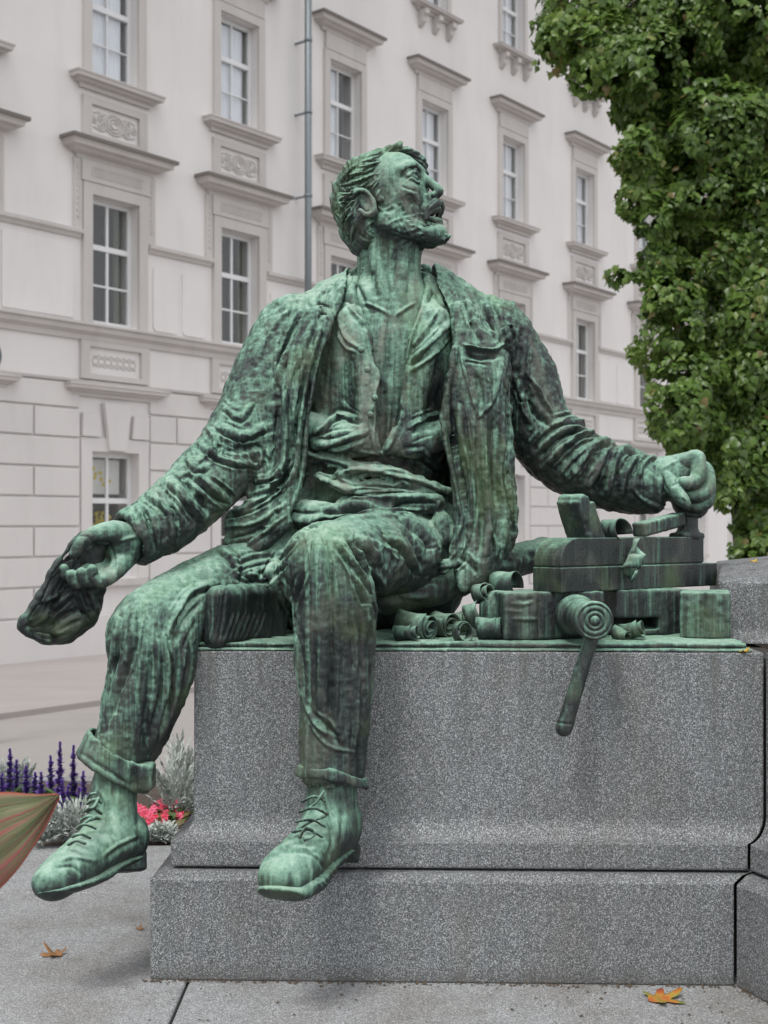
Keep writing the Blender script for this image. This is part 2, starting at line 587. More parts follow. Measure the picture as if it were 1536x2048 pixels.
def granite_mat(name, dark, mid, light, grain=230, warm=0.0, stain=0.25, runoff=False):
    t = NT(name)
    n1 = t.noise(t.pos(), grain, 2, 0.75)
    v = t.voronoi(t.pos(), grain * 0.85, 'F1', 'Color')
    bw = t.node('ShaderNodeRGBToBW'); t.link(v, bw.inputs[0])
    s = t.math('MULTIPLY_ADD', bw.outputs[0], 0.55, t.math('MULTIPLY', n1, 0.55))
    col = t.ramp(s, [(0.30, dark), (0.46, mid), (0.60, mid), (0.78, light)])
    big = t.voronoi(t.pos(), 42, 'F1')
    bm_ = t.ramp(big, [(0.04, 1.0), (0.12, 0.0)])
    col = t.mix(t.math('MULTIPLY', bm_, 0.35), col, light)
    st = t.noise(t.pos((3.0, 3.0, 1.6)), 1.0, 6, 0.65, 0.5)
    sm = t.math('MULTIPLY', t.ramp(st, [(0.40, 0.0), (0.72, 1.0)]), stain)
    col = t.mix(sm, col, (0.62 + warm, 0.60 + warm * .5, 0.57), 'MULTIPLY')
    dr = t.ramp(t.noise(t.pos((16, 16, .9)), 1.0, 5, 0.6, 0.2), [(0.50, 0.0), (0.70, 1.0)])
    col = t.mix(t.math('MULTIPLY', dr, stain * .55), col, (0.66, 0.68, 0.62), 'MULTIPLY')
    if runoff:          # copper green and rust run-off below the bronze, grime at the foot
        sp = t.node('ShaderNodeSeparateXYZ'); t.link(t.pos(), sp.inputs[0])
        zf = t.math('MULTIPLY_ADD', sp.outputs['Z'], 3.0, -1.55, True)
        rn = t.ramp(t.noise(t.pos((26, 26, .55)), 1.0, 4, 0.6, 0.15), [(0.47, 0.0), (0.66, 1.0)])
        col = t.mix(t.math('MULTIPLY', t.math('MULTIPLY', zf, rn), 0.55), col, (0.085, 0.092, 0.075))
        r2 = t.ramp(t.noise(t.pos((7, 7, 3)), 1.0, 5, 0.6, 0.6), [(0.55, 0.0), (0.72, 1.0)])
        col = t.mix(t.math('MULTIPLY', r2, 0.12), col, (0.19, 0.15, 0.105))
        gr = t.ramp(t.math('ADD', sp.outputs['Z'], t.math('MULTIPLY', t.noise(t.pos((12, 12, 4)), 1.0, 4), 0.05)), [(0.02, 1.0), (0.075, 0.0)])
        col = t.mix(t.math('MULTIPLY', gr, 0.5), col, (0.07, 0.065, 0.055))
    n2 = t.noise(t.pos(), 30, 4, 0.6)
    nb = t.bump(t.math('MULTIPLY_ADD', n2, 0.6, t.math('MULTIPLY', n1, 0.5)), 0.35, 0.004)
    return t.set(Base_Color=col, Roughness=0.62, Normal=nb, Specular_IOR_Level=0.4)

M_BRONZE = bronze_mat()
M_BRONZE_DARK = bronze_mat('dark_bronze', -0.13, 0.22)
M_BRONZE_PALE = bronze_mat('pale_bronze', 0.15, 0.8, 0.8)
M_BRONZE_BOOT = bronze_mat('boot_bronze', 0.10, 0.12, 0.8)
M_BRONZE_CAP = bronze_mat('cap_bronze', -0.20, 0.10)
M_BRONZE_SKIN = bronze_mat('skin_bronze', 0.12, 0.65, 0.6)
M_GRANITE = granite_mat('granite', (0.024, 0.026, 0.028), (0.138, 0.146, 0.153), (0.50, 0.515, 0.53), 470, 0.0, 0.5, True)
M_PAVING = granite_mat('paving_granite', (0.09, 0.093, 0.098), (0.27, 0.276, 0.284), (0.58, 0.59, 0.60), 430, 0.05, 0.85)
M_JOINT = plain('joint_mortar', (0.035, 0.032, 0.028), 0.9)
# ------------------------------------------------------------------ ground
ROAD_Z, WALK_Z = -0.75, -0.70
def asphalt(name, a, b, sc=3):
    t = NT(name)
    n = t.noise(t.pos(), sc, 6, 0.6)
    f = t.noise(t.pos(), 140, 2, 0.7)
    c = t.mix(n, a, b)
    c = t.mix(t.math('MULTIPLY', f, 0.5), c, tuple(x * 0.72 for x in a))
    st = t.ramp(t.noise(t.pos((0.6, 2.2, 1)), 1.0, 5, 0.6), [(0.45, 0.0), (0.75, 1.0)])
    c = t.mix(t.math('MULTIPLY', st, 0.3), c, tuple(x * 0.7 for x in a))
    return t.set(Base_Color=c, Roughness=0.9, Normal=t.bump(f, 0.3, 0.01))
M_ROAD = asphalt('road_asphalt', (0.30, 0.278, 0.265), (0.37, 0.345, 0.330), 0.8)
M_WALK = asphalt('pavement', (0.33, 0.30, 0.29), (0.40, 0.365, 0.355), 1.0)
M_SOIL = asphalt('soil', (0.055, 0.040, 0.030), (0.11, 0.085, 0.066), 9)

def sheet(name, pts, mat, kind='structure'):
    o = from_arrays(name, pts, [tuple(range(len(pts)))], mat)
    return tag(o, kind=kind)

# building line
FA = np.array([-5.287, 17.9 - D0]); FC, FS = 0.610, 0.792
def fplan(t, w): return np.array([FA[0] + FC * t + FS * w, FA[1] + FS * t - FC * w])

road = sheet('road', [(-200, 2.9, ROAD_Z), (200, 2.9, ROAD_Z), (200, 300, ROAD_Z), (-200, 300, ROAD_Z)], M_ROAD)
gnd = sheet('ground', [(-200, -120, -0.12), (200, -120, -0.12), (200, 2.93, -0.12), (-200, 2.93, -0.12)], M_SOIL)
# bank between the terrace and the road
bank = from_arrays('terrace_bank', [(-60, 2.93, -0.02), (60, 2.93, -0.02), (60, 3.02, -0.80), (-60, 3.02, -0.80), (-60, 2.80, -0.02), (60, 2.80, -0.02), (60, 2.80, -0.8), (-60, 2.80, -0.8)],
                   [(0, 1, 2, 3), (4, 5, 1, 0), (4, 7, 6, 5)], M_PAVING)
tag(bank, kind='structure')
# pavement along the house
bm = bmesh.new()
a, b, c, d = fplan(-40, 3.9), fplan(70, 3.9), fplan(70, -1), fplan(-40, -1)
prism(bm, [tuple(a), tuple(b), tuple(c), tuple(d)], ROAD_Z - 0.1, WALK_Z, lambda u, v, w: (u, v, w))
walk = tag(bm_obj('pavement', bm, M_WALK), kind='structure')
k0 = -40
bm = bmesh.new()
a, b, c, d = fplan(-40, 4.06), fplan(70, 4.06), fplan(70, 3.905), fplan(-40, 3.905)
prism(bm, [tuple(a), tuple(b), tuple(c), tuple(d)], ROAD_Z - 0.1, WALK_Z + 0.012, lambda u, v, w: (u, v, w))
tag(bm_obj('kerb', bm, M_WALK), kind='structure')

# terrace of granite slabs
mort = tag(box('paving_bed', (-4.0, -4.6, -0.11), (4.0, 1.50, -0.016), M_JOINT), kind='structure')
terrace = tag(empty('paving', (0, 0, 0)), kind='structure')
xs = [-3.9, -2.15, -0.522, 1.06, 2.6, 3.9]
ys = [-4.5, -2.9, -1.35, 0.824, 1.46]
for i in range(len(xs) - 1):
    for j in range(len(ys) - 1):
        g = 0.004
        lo = (xs[i] + g, ys[j] + g, -0.10); hi = (xs[i + 1] - g, ys[j + 1] - g, 0.0)
        if lo[0] < -0.8 and ys[j + 1] < 0 and lo[0] < -2.2: continue
        box('paving_slab', lo, (hi[0], hi[1], random.uniform(-0.0012, 0.0012)), M_PAVING, terrace, bevel=0.004, seg=1)
# flower bed soil behind the terrace
bm = bmesh.new()
nx, ny = 60, 14
gv = [[bm.verts.new((-4.2 + 7.4 * i / nx, 1.47 + 1.36 * j / ny, -0.03 + 0.05 * math.sin(math.pi * j / ny) + random.uniform(-.012, .012))) for j in range(ny + 1)] for i in range(nx + 1)]
for i in range(nx):
    for j in range(ny):
        bm.faces.new((gv[i][j], gv[i + 1][j], gv[i + 1][j + 1], gv[i][j + 1]))
tag(bm_obj('flower_bed', bm, M_SOIL, smooth=True), kind='structure')
# ------------------------------------------------------------------ the town house
def plaster(name, a, b, stain=0.25):
    t = NT(name)
    n = t.noise(t.pos(), 1.1, 6, 0.6)
    f = t.noise(t.pos(), 60, 3, 0.6)
    c = t.mix(n, a, b)
    s = t.ramp(t.noise(t.pos((2.4, 2.4, 0.5)), 1.0, 6, 0.65, 0.4), [(0.48, 0.0), (0.75, 1.0)])
    c = t.mix(t.math('MULTIPLY', s, stain), c, tuple(x * 0.80 for x in a))
    return t.set(Base_Color=c, Roughness=0.88, Normal=t.bump(f, 0.12, 0.004))
M_WALL = plaster('plaster_wall', (0.655, 0.630, 0.620), (0.725, 0.702, 0.692))
M_TRIM = plaster('plaster_trim', (0.475, 0.448, 0.432), (0.56, 0.532, 0.515), 0.4)
M_RUST = plaster('plaster_block', (0.575, 0.55, 0.538), (0.645, 0.62, 0.608), 0.3)
M_METAL = plain('zinc', (0.20, 0.225, 0.24), 0.45, 0.6)
M_FLASH = plain('sheet_flashing', (0.15, 0.132, 0.12), 0.6)
M_FRAME = plain('window_paint', (0.70, 0.70, 0.71), 0.35, var=0.03)
M_CURT = plain('curtain', (0.78, 0.79, 0.84), 0.9, var=0.08, scale=5)
M_DRAPE = plain('drape', (0.10, 0.10, 0.075), 0.9, var=0.25, scale=6)
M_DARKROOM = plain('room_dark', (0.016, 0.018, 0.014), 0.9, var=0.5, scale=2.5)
def glass():
    t = NT('window_glass')
    tr = t.node('ShaderNodeBsdfTransparent'); tr.inputs[0].default_value = (0.97, 0.98, 0.98, 1)
    gl = t.node('ShaderNodeBsdfGlossy'); gl.inputs['Roughness'].default_value = 0.03
    lw = t.node('ShaderNodeLayerWeight'); lw.inputs['Blend'].default_value = 0.5
    fr = t.math('MULTIPLY_ADD', t.math('POWER', lw.outputs['Facing'], 4.0), 0.85, 0.05, True)
    mx = t.node('ShaderNodeMixShader')
    nb = t.bump(t.noise(t.pos(), 1.6, 2), 0.1, 0.05)
    t.link(nb, gl.inputs['Normal'])
    t.link(fr, mx.inputs[0]); t.link(tr.outputs[0], mx.inputs[1]); t.link(gl.outputs[0], mx.inputs[2])
    t.link(mx.outputs[0], t.out.inputs['Surface'])
    return t.m
M_GLASS = glass()
M_FLY = plain('poster_paper', (0.62, 0.60, 0.58), 0.8)
M_YEL = plain('yellow_print', (0.55, 0.42, 0.03), 0.8)

house = tag(empty('town_house', (float(FA[0]), float(FA[1]), WALK_Z)), 'pale plastered town house with rows of corniced windows behind the statue', 'building')
MF = Matrix(((FC, FS, 0, FA[0]), (FS, -FC, 0, FA[1]), (0, 0, 1, 0), (0, 0, 0, 1)))
def fb(name, t0, t1, w0, w1, z0, z1, mat, parent=house, bevel=0.0):
    return box(name, (t0, w0, z0), (t1, w1, z1), mat, parent, MF, bevel)
def fpoly(name, poly_tz, w0, w1, mat, parent=house):
    bm = bmesh.new()
    prism(bm, poly_tz, w0, w1, lambda u, v, w: MF @ Vector((u, w, v)))
    return bm_obj(name, bm, mat, parent)
def fprofile(name, t0, t1, prof, mat, parent=house, ret=True):
    """moulding: profile (w, z) swept along the wall, ends returned"""
    bm = bmesh.new()
    wmin = min(p[0] for p in prof)
    A = [bm.verts.new(MF @ Vector((t0 - (p[0] - wmin) * (1 if ret else 0), p[0], p[1]))) for p in prof]
    B = [bm.verts.new(MF @ Vector((t1 + (p[0] - wmin) * (1 if ret else 0), p[0], p[1]))) for p in prof]
    A0 = [bm.verts.new(MF @ Vector((t0 - (p[0] - wmin) * (1 if ret else 0), -0.02, p[1]))) for p in prof]
    B0 = [bm.verts.new(MF @ Vector((t1 + (p[0] - wmin) * (1 if ret else 0), -0.02, p[1]))) for p in prof]
    for i in range(len(prof) - 1):
        bm.faces.new((A[i], B[i], B[i + 1], A[i + 1]))
        bm.faces.new((A0[i], A[i], A[i + 1], A0[i + 1]))
        bm.faces.new((B[i], B0[i], B0[i + 1], B[i + 1]))
    bm.faces.new((A0[0], B0[0], B[0], A[0])); bm.faces.new((A[-1], B[-1], B0[-1], A0[-1]))
    return bm_obj(name, bm, mat, parent)
def cornice_prof(z, h, out):
    return [(0.03, z - h), (0.05, z - h), (0.06, z - h * .75), (out * .55, z - h * .62), (out * .6, z - h * .5), (out * .9, z - h * .42), (out * .92, z - h * .2), (out, z - h * .1), (out, z), (0.03, z + 0.03)]

CEN = [-3.55, -0.75, 2.03, 4.70, 7.48, 10.3, 13.27, 16.46, 19.7, 22.9]
HWG = 0.45                                 # half width of an opening
GZ, FZ, SZ, TZ = (0.426, 2.30), (4.21, 6.08), (7.85, 9.63), (11.55, 13.1)
TEND = 25.0
ts = sorted([-5.2, TEND] + [c_ + s_ * HWG for c_ in CEN for s_ in (-1, 1)])
zs = sorted([WALK_Z - 0.1, 14.6] + list(GZ + FZ + SZ + TZ))
bm = bmesh.new()
grid = {}
for i, t_ in enumerate(ts):
    for j, z_ in enumerate(zs):
        grid[i, j] = (bm.verts.new(MF @ Vector((t_, 0, z_))), bm.verts.new(MF @ Vector((t_, -0.42, z_))))
def hole(i, j):
    tm, zm = (ts[i] + ts[i + 1]) / 2, (zs[j] + zs[j + 1]) / 2
    return any(abs(tm - c_) < HWG * .9 for c_ in CEN) and any(a < zm < b for a, b in (GZ, FZ, SZ, TZ))
for i in range(len(ts) - 1):
    for j in range(len(zs) - 1):
        if hole(i, j):
            for (p, q) in (((i, j), (i + 1, j)), ((i + 1, j), (i + 1, j + 1)), ((i + 1, j + 1), (i, j + 1)), ((i, j + 1), (i, j))):
                bm.faces.new((grid[p][0], grid[q][0], grid[q][1], grid[p][1]))
        else:
            for s_ in (0, 1):
                bm.faces.new([grid[k][s_] for k in ((i, j), (i + 1, j), (i + 1, j + 1), (i, j + 1))])
bm_obj('wall', bm, M_WALL, house)
fb('gable_wall', -5.2, -4.8, -9, -0.45, WALK_Z, 14.5, M_WALL)
fb('gable_wall', TEND - .4, TEND, -9, -0.45, WALK_Z, 14.5, M_WALL)
fb('back_wall', -4.7, TEND - .45, -9.0, -8.7, WALK_Z, 14.5, M_WALL)
M_ROOF = plain('roof_tile', (0.16, 0.07, 0.05), 0.8)
fpoly('roof', [(-5.5, 14.7), (TEND + .3, 14.7), (TEND + .3, 14.85), (-5.5, 14.85)], -9.3, 0.6, M_ROOF)
fprofile('eaves_cornice', -5.1, TEND - .1, cornice_prof(14.6, 0.7, 0.55), M_TRIM)

# window frames and panes
def window(c, z0, z1, style, open_=False):
    t0, t1 = c - HWG, c + HWG
    wf = -0.15
    bm = bmesh.new()
    fr, mu = 0.055, 0.022
    def fr_box(a, b, z_, z2, w0=wf - .05, w1=wf): bm_box(bm, (a, w0, z_), (b, w1, z2), MF)
    fr_box(t0, t0 + fr, z0, z1); fr_box(t1 - fr, t1, z0, z1)
    fr_box(t0 + fr, t1 - fr, z0, z0 + fr); fr_box(t0 + fr, t1 - fr, z1 - fr - .02, z1)
    zt = z0 + (z1 - z0) * 0.62
    fr_box(t0 + fr, t1 - fr, zt - .05, zt + .03, wf - .05, wf + .008)
    panes = []
    hm = (z0 + fr + zt - .05) / 2
    lw = mu if style != 'plain' else 0.014
    fr_box(c - lw, c + lw, z0 + fr, zt - .05, wf - .045, wf - .006)
    fr_box(c - lw, c + lw, zt + .03, z1 - fr - .02, wf - .045, wf - .006)
    fr_box(t0 + fr, c - lw, hm - lw * .7, hm + lw * .7, wf - .045, wf - .006)
    fr_box(c + lw, t1 - fr, hm - lw * .7, hm + lw * .7, wf - .045, wf - .006)
    cells = [(z0 + fr, hm - lw * .7), (hm + lw * .7, zt - .05), (zt + .03, z1 - fr - .02)]
    o = bm_obj('window', bm, M_FRAME, house)
    for a, b in cells:
        for x0, x1 in ((t0 + fr, c - lw), (c + lw, t1 - fr)):
            bm = bmesh.new()
            tilt = random.uniform(-.002, .002)
            bm_box(bm, (x0 - .004, wf - .030, a - .004), (x1 + .004, wf - .024, b + .004), MF)
            bm_obj('pane', bm, M_GLASS, o)
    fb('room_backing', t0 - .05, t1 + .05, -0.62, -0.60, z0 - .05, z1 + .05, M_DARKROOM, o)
    if style == 'main':
        for sd_ in (-1, 1):
            wd_ = random.uniform(.05, .22)
            x0 = t0 + .06 if sd_ < 0 else t1 - .06 - wd_
            bm = bmesh.new(); va = []
            for i in range(13):
                va.append([bm.verts.new(MF @ Vector((x0 + wd_ * i / 12, wf - .16 + .02 * math.sin(i * 1.9), z_))) for z_ in (z0 + .06, z1 - .08)])
            for i in range(12): bm.faces.new((va[i][0], va[i + 1][0], va[i + 1][1], va[i][1]))
            bm_obj('curtain', bm, M_DRAPE, o, smooth=True)
    if style == 'plain':
        # drawn net curtain with folds
        bm = bmesh.new()
        n = 40
        va = []
        for i in range(n + 1):
            x = t0 + .07 + (t1 - t0 - (.19 if not open_ else .45)) * i / n
            w = wf - .075 + .012 * math.sin(i * 1.7) + .006 * math.sin(i * 3.1)
            va.append([bm.verts.new(MF @ Vector((x, w, z_))) for z_ in (z0 + .06, z1 - .08)])
        for i in range(n):
            bm.faces.new((va[i][0], va[i + 1][0], va[i + 1][1], va[i][1]))
        bm_obj('curtain', bm, M_CURT, o, smooth=True)
    return o

def arc_tube(bm, pts, r, n=5):
    """tube through (t, z) points lying on the panel face, returned in facade space around w"""
    prev = None
    for k, (t_, z_, w_) in enumerate(pts):
        a = pts[max(k - 1, 0)]; b = pts[min(k + 1, len(pts) - 1)]
        dx, dz = b[0] - a[0], b[1] - a[1]
        L_ = math.hypot(dx, dz) + 1e-9
        nx_, nz_ = -dz / L_, dx / L_
        ring = []
        for i in range(n):
            an = math.pi * i / (n - 1)
            ring.append(bm.verts.new((t_ + nx_ * r * math.cos(an), w_ + r * 0.9 * math.sin(an), z_ + nz_ * r * math.cos(an))))
        if prev:
            for i in range(n - 1): bm.faces.new((prev[i], prev[i + 1], ring[i + 1], ring[i]))
        prev = ring
def spiral(cx, cz, r0, turns, a0, sgn=1, w=0.0, n=18):
    return [(cx + r0 * (1 - .8 * i / n) * math.cos(a0 + sgn * turns * 2 * math.pi * i / n), cz + r0 * (1 - .8 * i / n) * math.sin(a0 + sgn * turns * 2 * math.pi * i / n), w) for i in range(n + 1)]
bm = bmesh.new()          # rosette between scrolls
for rr in (.145, .10, .05):
    arc_tube(bm, [(rr * 1.25 * math.cos(a * math.pi / 8), rr * math.sin(a * math.pi / 8), 0) for a in range(17)], .022)
for sg in (-1, 1):
    for cz, r0 in ((.06, .075), (-.07, .07)):
        arc_tube(bm, spiral(sg * .25, cz, r0, 1.4, 0 if sg < 0 else math.pi, sg), .022)
    arc_tube(bm, spiral(sg * .37, 0, .055, 1.2, math.pi / 2, -sg), .020)
    arc_tube(bm, [(sg * .17, .12, 0), (sg * .30, .13, 0), (sg * .40, .10, 0)], .014)
    arc_tube(bm, [(sg * .17, -.12, 0), (sg * .30, -.13, 0), (sg * .40, -.10, 0)], .014)
me_ros = bpy.data.meshes.new('scroll_relief'); bmesh.ops.recalc_face_normals(bm, faces=bm.faces); bm.to_mesh(me_ros); bm.free(); me_ros.materials.append(M_TRIM)
bm = bmesh.new()          # strapwork lattice
for i in range(7):
    x = -.36 + .12 * i
    arc_tube(bm, [(x + .055 * math.cos(a * math.pi / 6), .07 * math.sin(a * math.pi / 6), 0) for a in range(13)], .012)
    arc_tube(bm, [(x - .05, .09, 0), (x, .03, 0), (x + .05, .09, 0)], .012)
    arc_tube(bm, [(x - .05, -.09, 0), (x, -.03, 0), (x + .05, -.09, 0)], .012)
me_lat = bpy.data.meshes.new('strapwork_relief'); bmesh.ops.recalc_face_normals(bm, faces=bm.faces); bm.to_mesh(me_lat); bm.free(); me_lat.materials.append(M_TRIM)
bm = bmesh.new()          # fluted frieze
for i in range(22):
    x = -.47 + .0448 * i
    arc_tube(bm, [(x, -.075, 0), (x, .05, 0), (x + .02, .07, 0), (x + .042, .05, 0)], .015, 4)
me_fri = bpy.data.meshes.new('frieze_relief'); bmesh.ops.recalc_face_normals(bm, faces=bm.faces); bm.to_mesh(me_fri); bm.free(); me_fri.materials.append(M_TRIM)
bm = bmesh.new()          # carved drop on the jambs
for i in range(9):
    arc_tube(bm, [(.02 * math.cos(a * math.pi / 4), -.09 * i + .035 * math.sin(a * math.pi / 4), 0) for a in range(9)], .019, 4)
me_drop = bpy.data.meshes.new('leaf_drop_relief'); bmesh.ops.recalc_face_normals(bm, faces=bm.faces); bm.to_mesh(me_drop); bm.free(); me_drop.materials.append(M_TRIM)
bm = bmesh.new()          # console under the top sills
prism(bm, [(0, 0), (.20, 0), (.20, -.08), (.13, -.13), (.12, -.22), (.05, -.30), (0, -.33)], -.06, .06, lambda u, v, w: (w, u, v))
me_con = bpy.data.meshes.new('bracket'); bmesh.ops.recalc_face_normals(bm, faces=bm.faces); bm.to_mesh(me_con); bm.free(); me_con.materials.append(M_TRIM)
def relief(name, me, t_, w_, z_, parent=house):
    o = bpy.data.objects.new(name, me); COL.objects.link(o)
    o.parent = parent
    o.matrix_parent_inverse = Matrix.Translation(house.location).inverted()
    o.matrix_basis = MF @ Matrix.Translation((t_, w_, z_))
    return o

def framed(name, c, hw, z0, z1, wd, prof, mat=None):
    """raised architrave of four bars"""
    bm = bmesh.new()
    bm_box(bm, (c - hw - wd, 0.0, z0), (c - hw, prof, z1 + wd), MF)
    bm_box(bm, (c + hw, 0.0, z0), (c + hw + wd, prof, z1 + wd), MF)
    bm_box(bm, (c - hw, 0.0, z1), (c + hw, prof, z1 + wd), MF)
    return bm_obj(name, bm, mat or M_TRIM, house)

for k, c in enumerate(CEN):
    vis = k >= 1
    # ---- ground floor
    window(c, *GZ, 'ground')
    framed('window_surround', c, HWG + .002, GZ[0] - .02, GZ[1], .20, .045, M_RUST)
    fpoly('keystone', [(c - .16, GZ[1] + .02), (c + .16, GZ[1] + .02), (c + .26, 3.02), (c - .26, 3.02)], 0.02, 0.10, M_RUST)
    fpoly('voussoir', [(c - .64, GZ[1] + .215), (c - .30, GZ[1] + .215), (c - .34, 2.86), (c - .64, 2.86)], 0.02, 0.07, M_RUST)
    fpoly('voussoir', [(c + .30, GZ[1] + .215), (c + .64, GZ[1] + .215), (c + .64, 2.86), (c + .34, 2.86)], 0.02, 0.07, M_RUST)
    fprofile('window_shelf', c - .80, c + .80, cornice_prof(3.27, 0.17, 0.20), M_TRIM)
    fb('window_sill', c - .56, c + .56, -0.05, 0.12, GZ[0] - .12, GZ[0] - .022, M_TRIM)
    # ---- breast panel between shelf and sill course
    bm = bmesh.new()
    for a, b, z_, z2 in ((c - .66, c - .50, 3.36, 3.92), (c + .50, c + .66, 3.36, 3.92), (c - .50, c + .50, 3.36, 3.44), (c - .50, c + .50, 3.84, 3.92)):
        bm_box(bm, (a, 0.0, z_), (b, 0.055, z2), MF)
    bm_obj('panel_frame', bm, M_TRIM, house)
    relief('strapwork_relief', me_lat, c, 0.002, 3.64)
    # ---- main floor
    window(c, *FZ, 'main')
    framed('window_surround', c, HWG + .002, FZ[0] - .03, FZ[1], .17, .06)
    fb('frieze_panel', c - .66, c + .66, 0.0, 0.075, FZ[1] + .175, FZ[1] + .48, M_TRIM)
    relief('frieze_relief', me_fri, c, 0.076, FZ[1] + .33)
    fprofile('window_cornice', c - .72, c + .72, cornice_prof(FZ[1] + .72, 0.235, 0.30), M_TRIM)
    fb('cornice_flashing', c - 1.02, c + 1.02, -0.01, 0.33, FZ[1] + .700, FZ[1] + .752, M_FLASH)
    for sg in (-1, 1):
        fb('jamb_strip', c + sg * .71 - .075, c + sg * .71 + .075, 0.0, 0.045, 5.45, FZ[1] + .48, M_TRIM)
        relief('leaf_drop_relief', me_drop, c + sg * .71, 0.046, 6.45)
    # ---- breast with scroll relief, second floor window
    bm = bmesh.new()
    for a, b, z_, z2 in ((c - .62, c - .46, 6.86, 7.52), (c + .46, c + .62, 6.86, 7.52), (c - .46, c + .46, 6.86, 6.99), (c - .46, c + .46, 7.41, 7.52)):
        bm_box(bm, (a, 0.0, z_), (b, 0.05, z2), MF)
    bm_obj('panel_frame', bm, M_TRIM, house)
    relief('scroll_relief', me_ros, c, 0.002, 7.20)
    fprofile('window_sill', c - .66, c + .66, cornice_prof(SZ[0] - .04, 0.20, 0.22), M_TRIM)
    window(c, *SZ, 'plain', k == 4)
    framed('window_surround', c, HWG + .002, SZ[0] - .03, SZ[1], .15, .05)
    fb('frieze_panel', c - .58, c + .58, 0.0, 0.06, SZ[1] + .155, SZ[1] + .45, M_TRIM)
    fprofile('window_cornice', c - .66, c + .66, cornice_prof(SZ[1] + .68, 0.22, 0.26), M_TRIM)
    fb('cornice_flashing', c - .91, c + .91, -0.01, 0.29, SZ[1] + .662, SZ[1] + .71, M_FLASH)
    # ---- top floor
    window(c, *TZ, 'plain')
    framed('window_surround', c, HWG + .002, TZ[0] - .03, TZ[1], .12, .04)
    fprofile('window_sill', c - .60, c + .60, cornice_prof(TZ[0] - .04, 0.14, 0.22), M_TRIM)
    for sg in (-.48, 0, .48):
        relief('bracket', me_con, c + sg, 0.0, TZ[0] - .185)
    # ---- courses of rusticated blocks between the ground floor windows
    if k + 1 < len(CEN):
        a, b = c + .67, CEN[k + 1] - .67
        mid = a + (b - a) * 0.43
        g = 0.016
        zc = [-0.10, 0.33, 0.76, 1.19, 1.62, 2.05, 2.48, 2.91, 3.29]
        for q in range(len(zc) - 1):
            cuts = [a, mid, b] if q % 2 == 0 else [a, b]
            for x0, x1 in zip(cuts[:-1], cuts[1:]):
                fb('stone_block', x0 + g, x1 - g, 0.0, 0.045, zc[q] + g, zc[q + 1] - g, M_RUST, bevel=0.008)
        # sunk fields beside the main windows
        if k != 1:
            pw = (b - a) / 2
            for x0, x1 in ((a + .10, a + pw - .05), (a + pw + .05, b - .10)):
                r_ = .07
                poly = []
                for (cx_, cz_, a0) in ((x1 - r_, 5.22 - r_, 0), (x0 + r_, 5.22 - r_, 90), (x0 + r_, 4.22 + r_, 180), (x1 - r_, 4.22 + r_, 270)):
                    poly += [(cx_ + r_ * math.cos(math.radians(a0 + q * 22.5)), cz_ + r_ * math.sin(math.radians(a0 + q * 22.5))) for q in range(5)]
                fpoly('raised_field', poly, 0.0, 0.02, M_WALL)
        else:
            fb('raised_field', a + .1, b - .1, 0.0, 0.02, 4.22, 5.3, M_WALL, bevel=0.015)
        fprofile('string_course', a - .02, b + .02, [(0.0, 5.40), (0.03, 5.40), (0.05, 5.44), (0.09, 5.47), (0.09, 5.52), (0.0, 5.55)], M_TRIM, ret=False)
fprofile('sill_course', -5.1, TEND - .1, [(0.0, 3.925), (0.04, 3.925), (0.05, 4.0), (0.12, 4.05), (0.13, 4.12), (0.17, 4.13), (0.17, 4.165), (0.0, 4.185)], M_TRIM, ret=False)
fprofile('ground_course', -5.1, TEND - .1, [(0.0, 3.295), (0.055, 3.295), (0.065, 3.33), (0.0, 3.35)], M_TRIM, ret=False)
fb('plinth_course', -5.15, TEND - .05, 0.0, 0.085, WALK_Z - .05, -0.115, M_RUST, bevel=0.01)

# rain pipe with its clamps
pipe = tag(empty('rain_pipe', tuple(MF @ Vector((6.12, 0.1, WALK_Z)))), 'grey metal rain pipe running down the pale facade', 'pipe')
def cyl(name, p0, p1, r, mat, parent=None, n=20, r2=None):
    p0, p1 = Vector(p0), Vector(p1)
    bm = bmesh.new()
    bmesh.ops.create_cone(bm, cap_ends=True, segments=n, radius1=r, radius2=r if r2 is None else r2, depth=(p1 - p0).length)
    bmesh.ops.transform(bm, matrix=Matrix.Translation((p0 + p1) / 2) @ (p1 - p0).to_track_quat('Z', 'Y').to_matrix().to_4x4(), verts=bm.verts)
    o = bm_obj(name, bm, mat, parent, smooth=True)
    return o
cyl('pipe_tube', MF @ Vector((6.12, .30, WALK_Z + .02)), MF @ Vector((6.12, .30, 14.2)), .062, M_METAL, pipe)
for z_ in (1.0, 2.9, 5.0, 6.9, 8.35, 9.6, 11.5):
    cyl('pipe_clamp', MF @ Vector((6.12, .30, z_)), MF @ Vector((6.12, .30, z_ + .05)), .072, M_METAL, pipe)
    fb('clamp_bracket', 6.10, 6.14, 0.0, .24, z_ + .01, z_ + .04, M_METAL, pipe)

